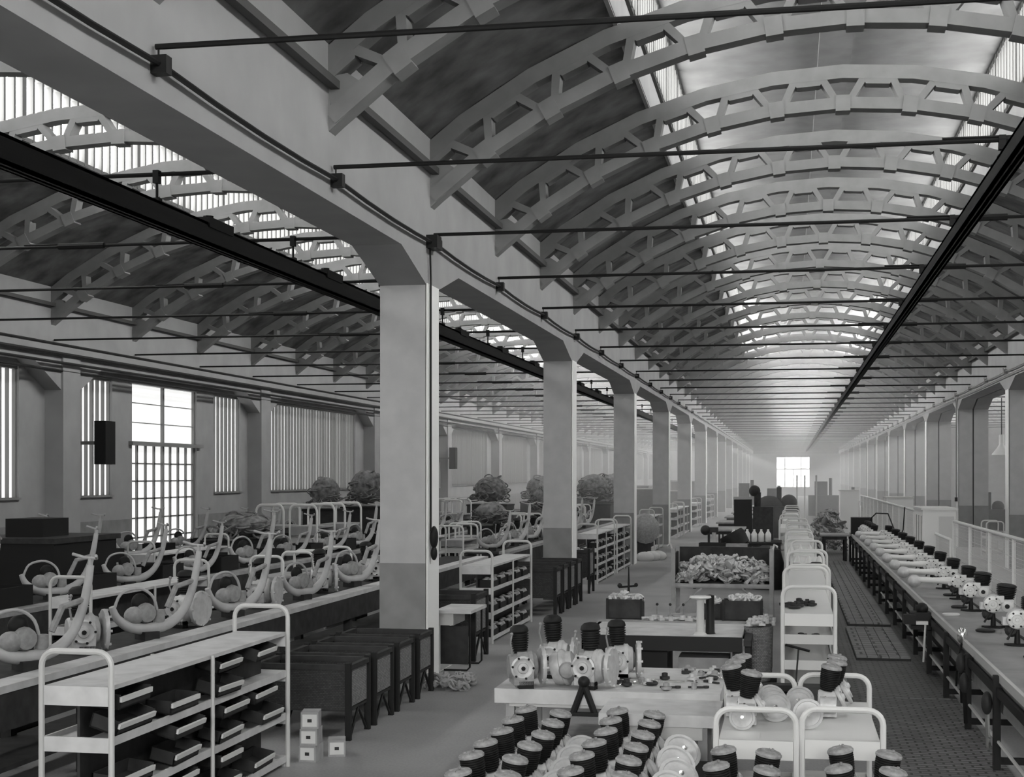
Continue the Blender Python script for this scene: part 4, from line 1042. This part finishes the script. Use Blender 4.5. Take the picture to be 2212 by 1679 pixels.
for i, (x, y, z, s, h) in enumerate(((-11.6, 35.6, 1.75, .5, .75), (-11.3, 38.3, 1.75, .62, .95), (-11.2, 54.6, 1.5, .85, 1.0), (-8.1, 49.5, 1.3, .8, .9), (-11.3, 29.2, 1.25, .75, .5), (-8.1, 61, 1.4, .9, 1.2), (-8.1, 67, 1.4, .9, 1.2), (-11.2, 66, 1.4, .9, 1.1), (-8.1, 39.5, 1.2, .6, .6))):
    bundle(x, y, z, s, s, h, i, 'rounded dusty heap of coils stacked high in the left hall, %s from the front' % NORD[i])
    w = s * .9
    r = thing('rack_cabinet', 'dark cabinet under the %s heap of coils in the left hall' % NORD[i], 'cabinet', (x, y, 0))
    MB().box(-w, w, -w, w, .05, z - .06).build('cabinet_body', M['dark'], r)
    MB().box(-w - .02, w + .02, -w - .02, w + .02, z - .06, z).build('cabinet_top', M['black'], r)
# wall heaters
for i, (y, z, n_) in enumerate(((31.4, 3.35, 'left of the glazed door'), (67.0, 3.4, 'two bays beyond the glazed door'), (56.2, 3.3, 'hidden mostly behind the nearest pillar'))):
    r = thing('wall_speaker', 'black box on a bracket on the outer left wall, ' + n_, 'speaker', (XW + .75, y, z))
    MB().box(-.14, .14, -.25, .25, -.5, .5).build('case', M['black'], r)
    MB().box(-.72, -.14, -.04, .04, -.04, .04).build('bracket', M['grey'], r)
    MB().box(-.6, -.45, -.9, -.7, -1.4, -.2).build('duct', M['grey'], r)
# storage: crates stacked at the very left
r = thing('big_cabinet', 'big dark cabinet near the left edge below the first window', 'cabinet', (-11.2, 20.6, 0))
MB().box(-.75, .7, -1, 1, .05, 1.6).build('cabinet_body', M['black'], r)
MB().box(-.8, .75, -1.05, 1.05, 1.6, 1.68).build('cabinet_top', M['dark'], r)
MB().box(-.3, .3, -.6, .2, 1.68, 1.95).build('box_on_top', M['black'], r)
for i, y in enumerate((13.6, 20.2, 25.6, 28.3)):
    crate_at(-8.1, y, .9, .5, 'dark open crate on the floor lane of the left hall, %s from the front' % NORD[i], 'black')
# far clutter on both sides between left pillars
for i in range(10):
    y = 75 + i * 8
    r = thing('rack_cabinet', 'dusty grey cabinet far down the left hall', 'cabinet', (-8.1 if i % 2 else -10.9, y, 0), group='far cabinets of the left hall')
    MB().box(-.9, .9, -1.5, 1.5, .05, 1.5 + .3 * (i % 3)).build('cabinet_body', M['dark'], r)
    MB().box(-.95, .95, -1.55, 1.55, 1.5 + .3 * (i % 3), 1.56 + .3 * (i % 3)).build('cabinet_top', M['grey'], r)
for i in range(6):
    y = 46 + i * 7
    table('work_table', 'far work table in the centre lane, %s beyond the bottles' % NORD[i], -2.6, -1.4, y, y + 3, .9, topm='midwood')
# round tank and sacks beyond the third left pillar
r = thing('round_tank', 'round dark tank on a pedestal beyond the third left pillar', 'tank', (-4.5, 46, .9))
MB().lathe([(.2, -.35), (.45, -.25), (.5, 0), (.45, .25), (.2, .4)], 16, rotm(x=PI / 2, z=.3)).build('tank_body', M['alud'], r)
MB().box(-.2, .2, -.2, .2, -.9, -.2).build('pedestal', M['dark'], r)
for i in range(3):
    o = MB().ball(.28, (0, 0, .12), sc=(1, .6, .6)).build('sack', M['cream'], label='pale sack lying on the floor beyond the third left pillar, %s of three' % NORD[i], cat='sack'); o.location = (-4.3 + .16 * i, 44.2 + .35 * i, 0)

hz = bpy.data.materials.new('thin_haze'); hz.use_nodes = True
nt = hz.node_tree; nt.nodes.clear()
vo = nt.nodes.new('ShaderNodeOutputMaterial'); vs_ = nt.nodes.new('ShaderNodeVolumeScatter')
vs_.inputs['Density'].default_value = .011; vs_.inputs['Anisotropy'].default_value = 0
nt.links.new(vs_.outputs[0], vo.inputs['Volume'])
hzo = MB().box(-16.2, 17.4, 50, Y1 - .2, .03, 9.95).build('haze', hz, kind='stuff', label='thin dusty haze filling the far half of the halls')

# ------------------------------------------------------------------ world, camera, colour management
w = bpy.data.worlds.new('sky'); SC.world = w; w.use_nodes = True
w.node_tree.nodes['Background'].inputs['Color'].default_value = (1, 1, 1, 1)
w.node_tree.nodes['Background'].inputs['Strength'].default_value = 1.0

cam = bpy.data.cameras.new('camera'); co = bpy.data.objects.new('camera', cam); COL.objects.link(co)
co.location = (0, 0, 2.6); co.rotation_euler = (PI / 2, 0, math.radians(10.76))
cam.sensor_width = 36; cam.sensor_fit = 'HORIZONTAL'; cam.lens = 36 * 3153 / 2212
cam.shift_y = 187.5 / 2212; cam.clip_end = 400; cam.clip_start = .1
SC.camera = co
SC.view_settings.view_transform = 'Standard'; SC.view_settings.look = 'None'; SC.view_settings.gamma = 1
SC.view_settings.exposure = 0.5
SC.cycles.use_denoising = True
SC.cycles.max_bounces = 5; SC.cycles.diffuse_bounces = 4; SC.cycles.glossy_bounces = 2
SC.cycles.use_adaptive_sampling = True; SC.cycles.adaptive_threshold = .05
SC.cycles.use_light_tree = True
SC.cycles.volume_bounces = 1
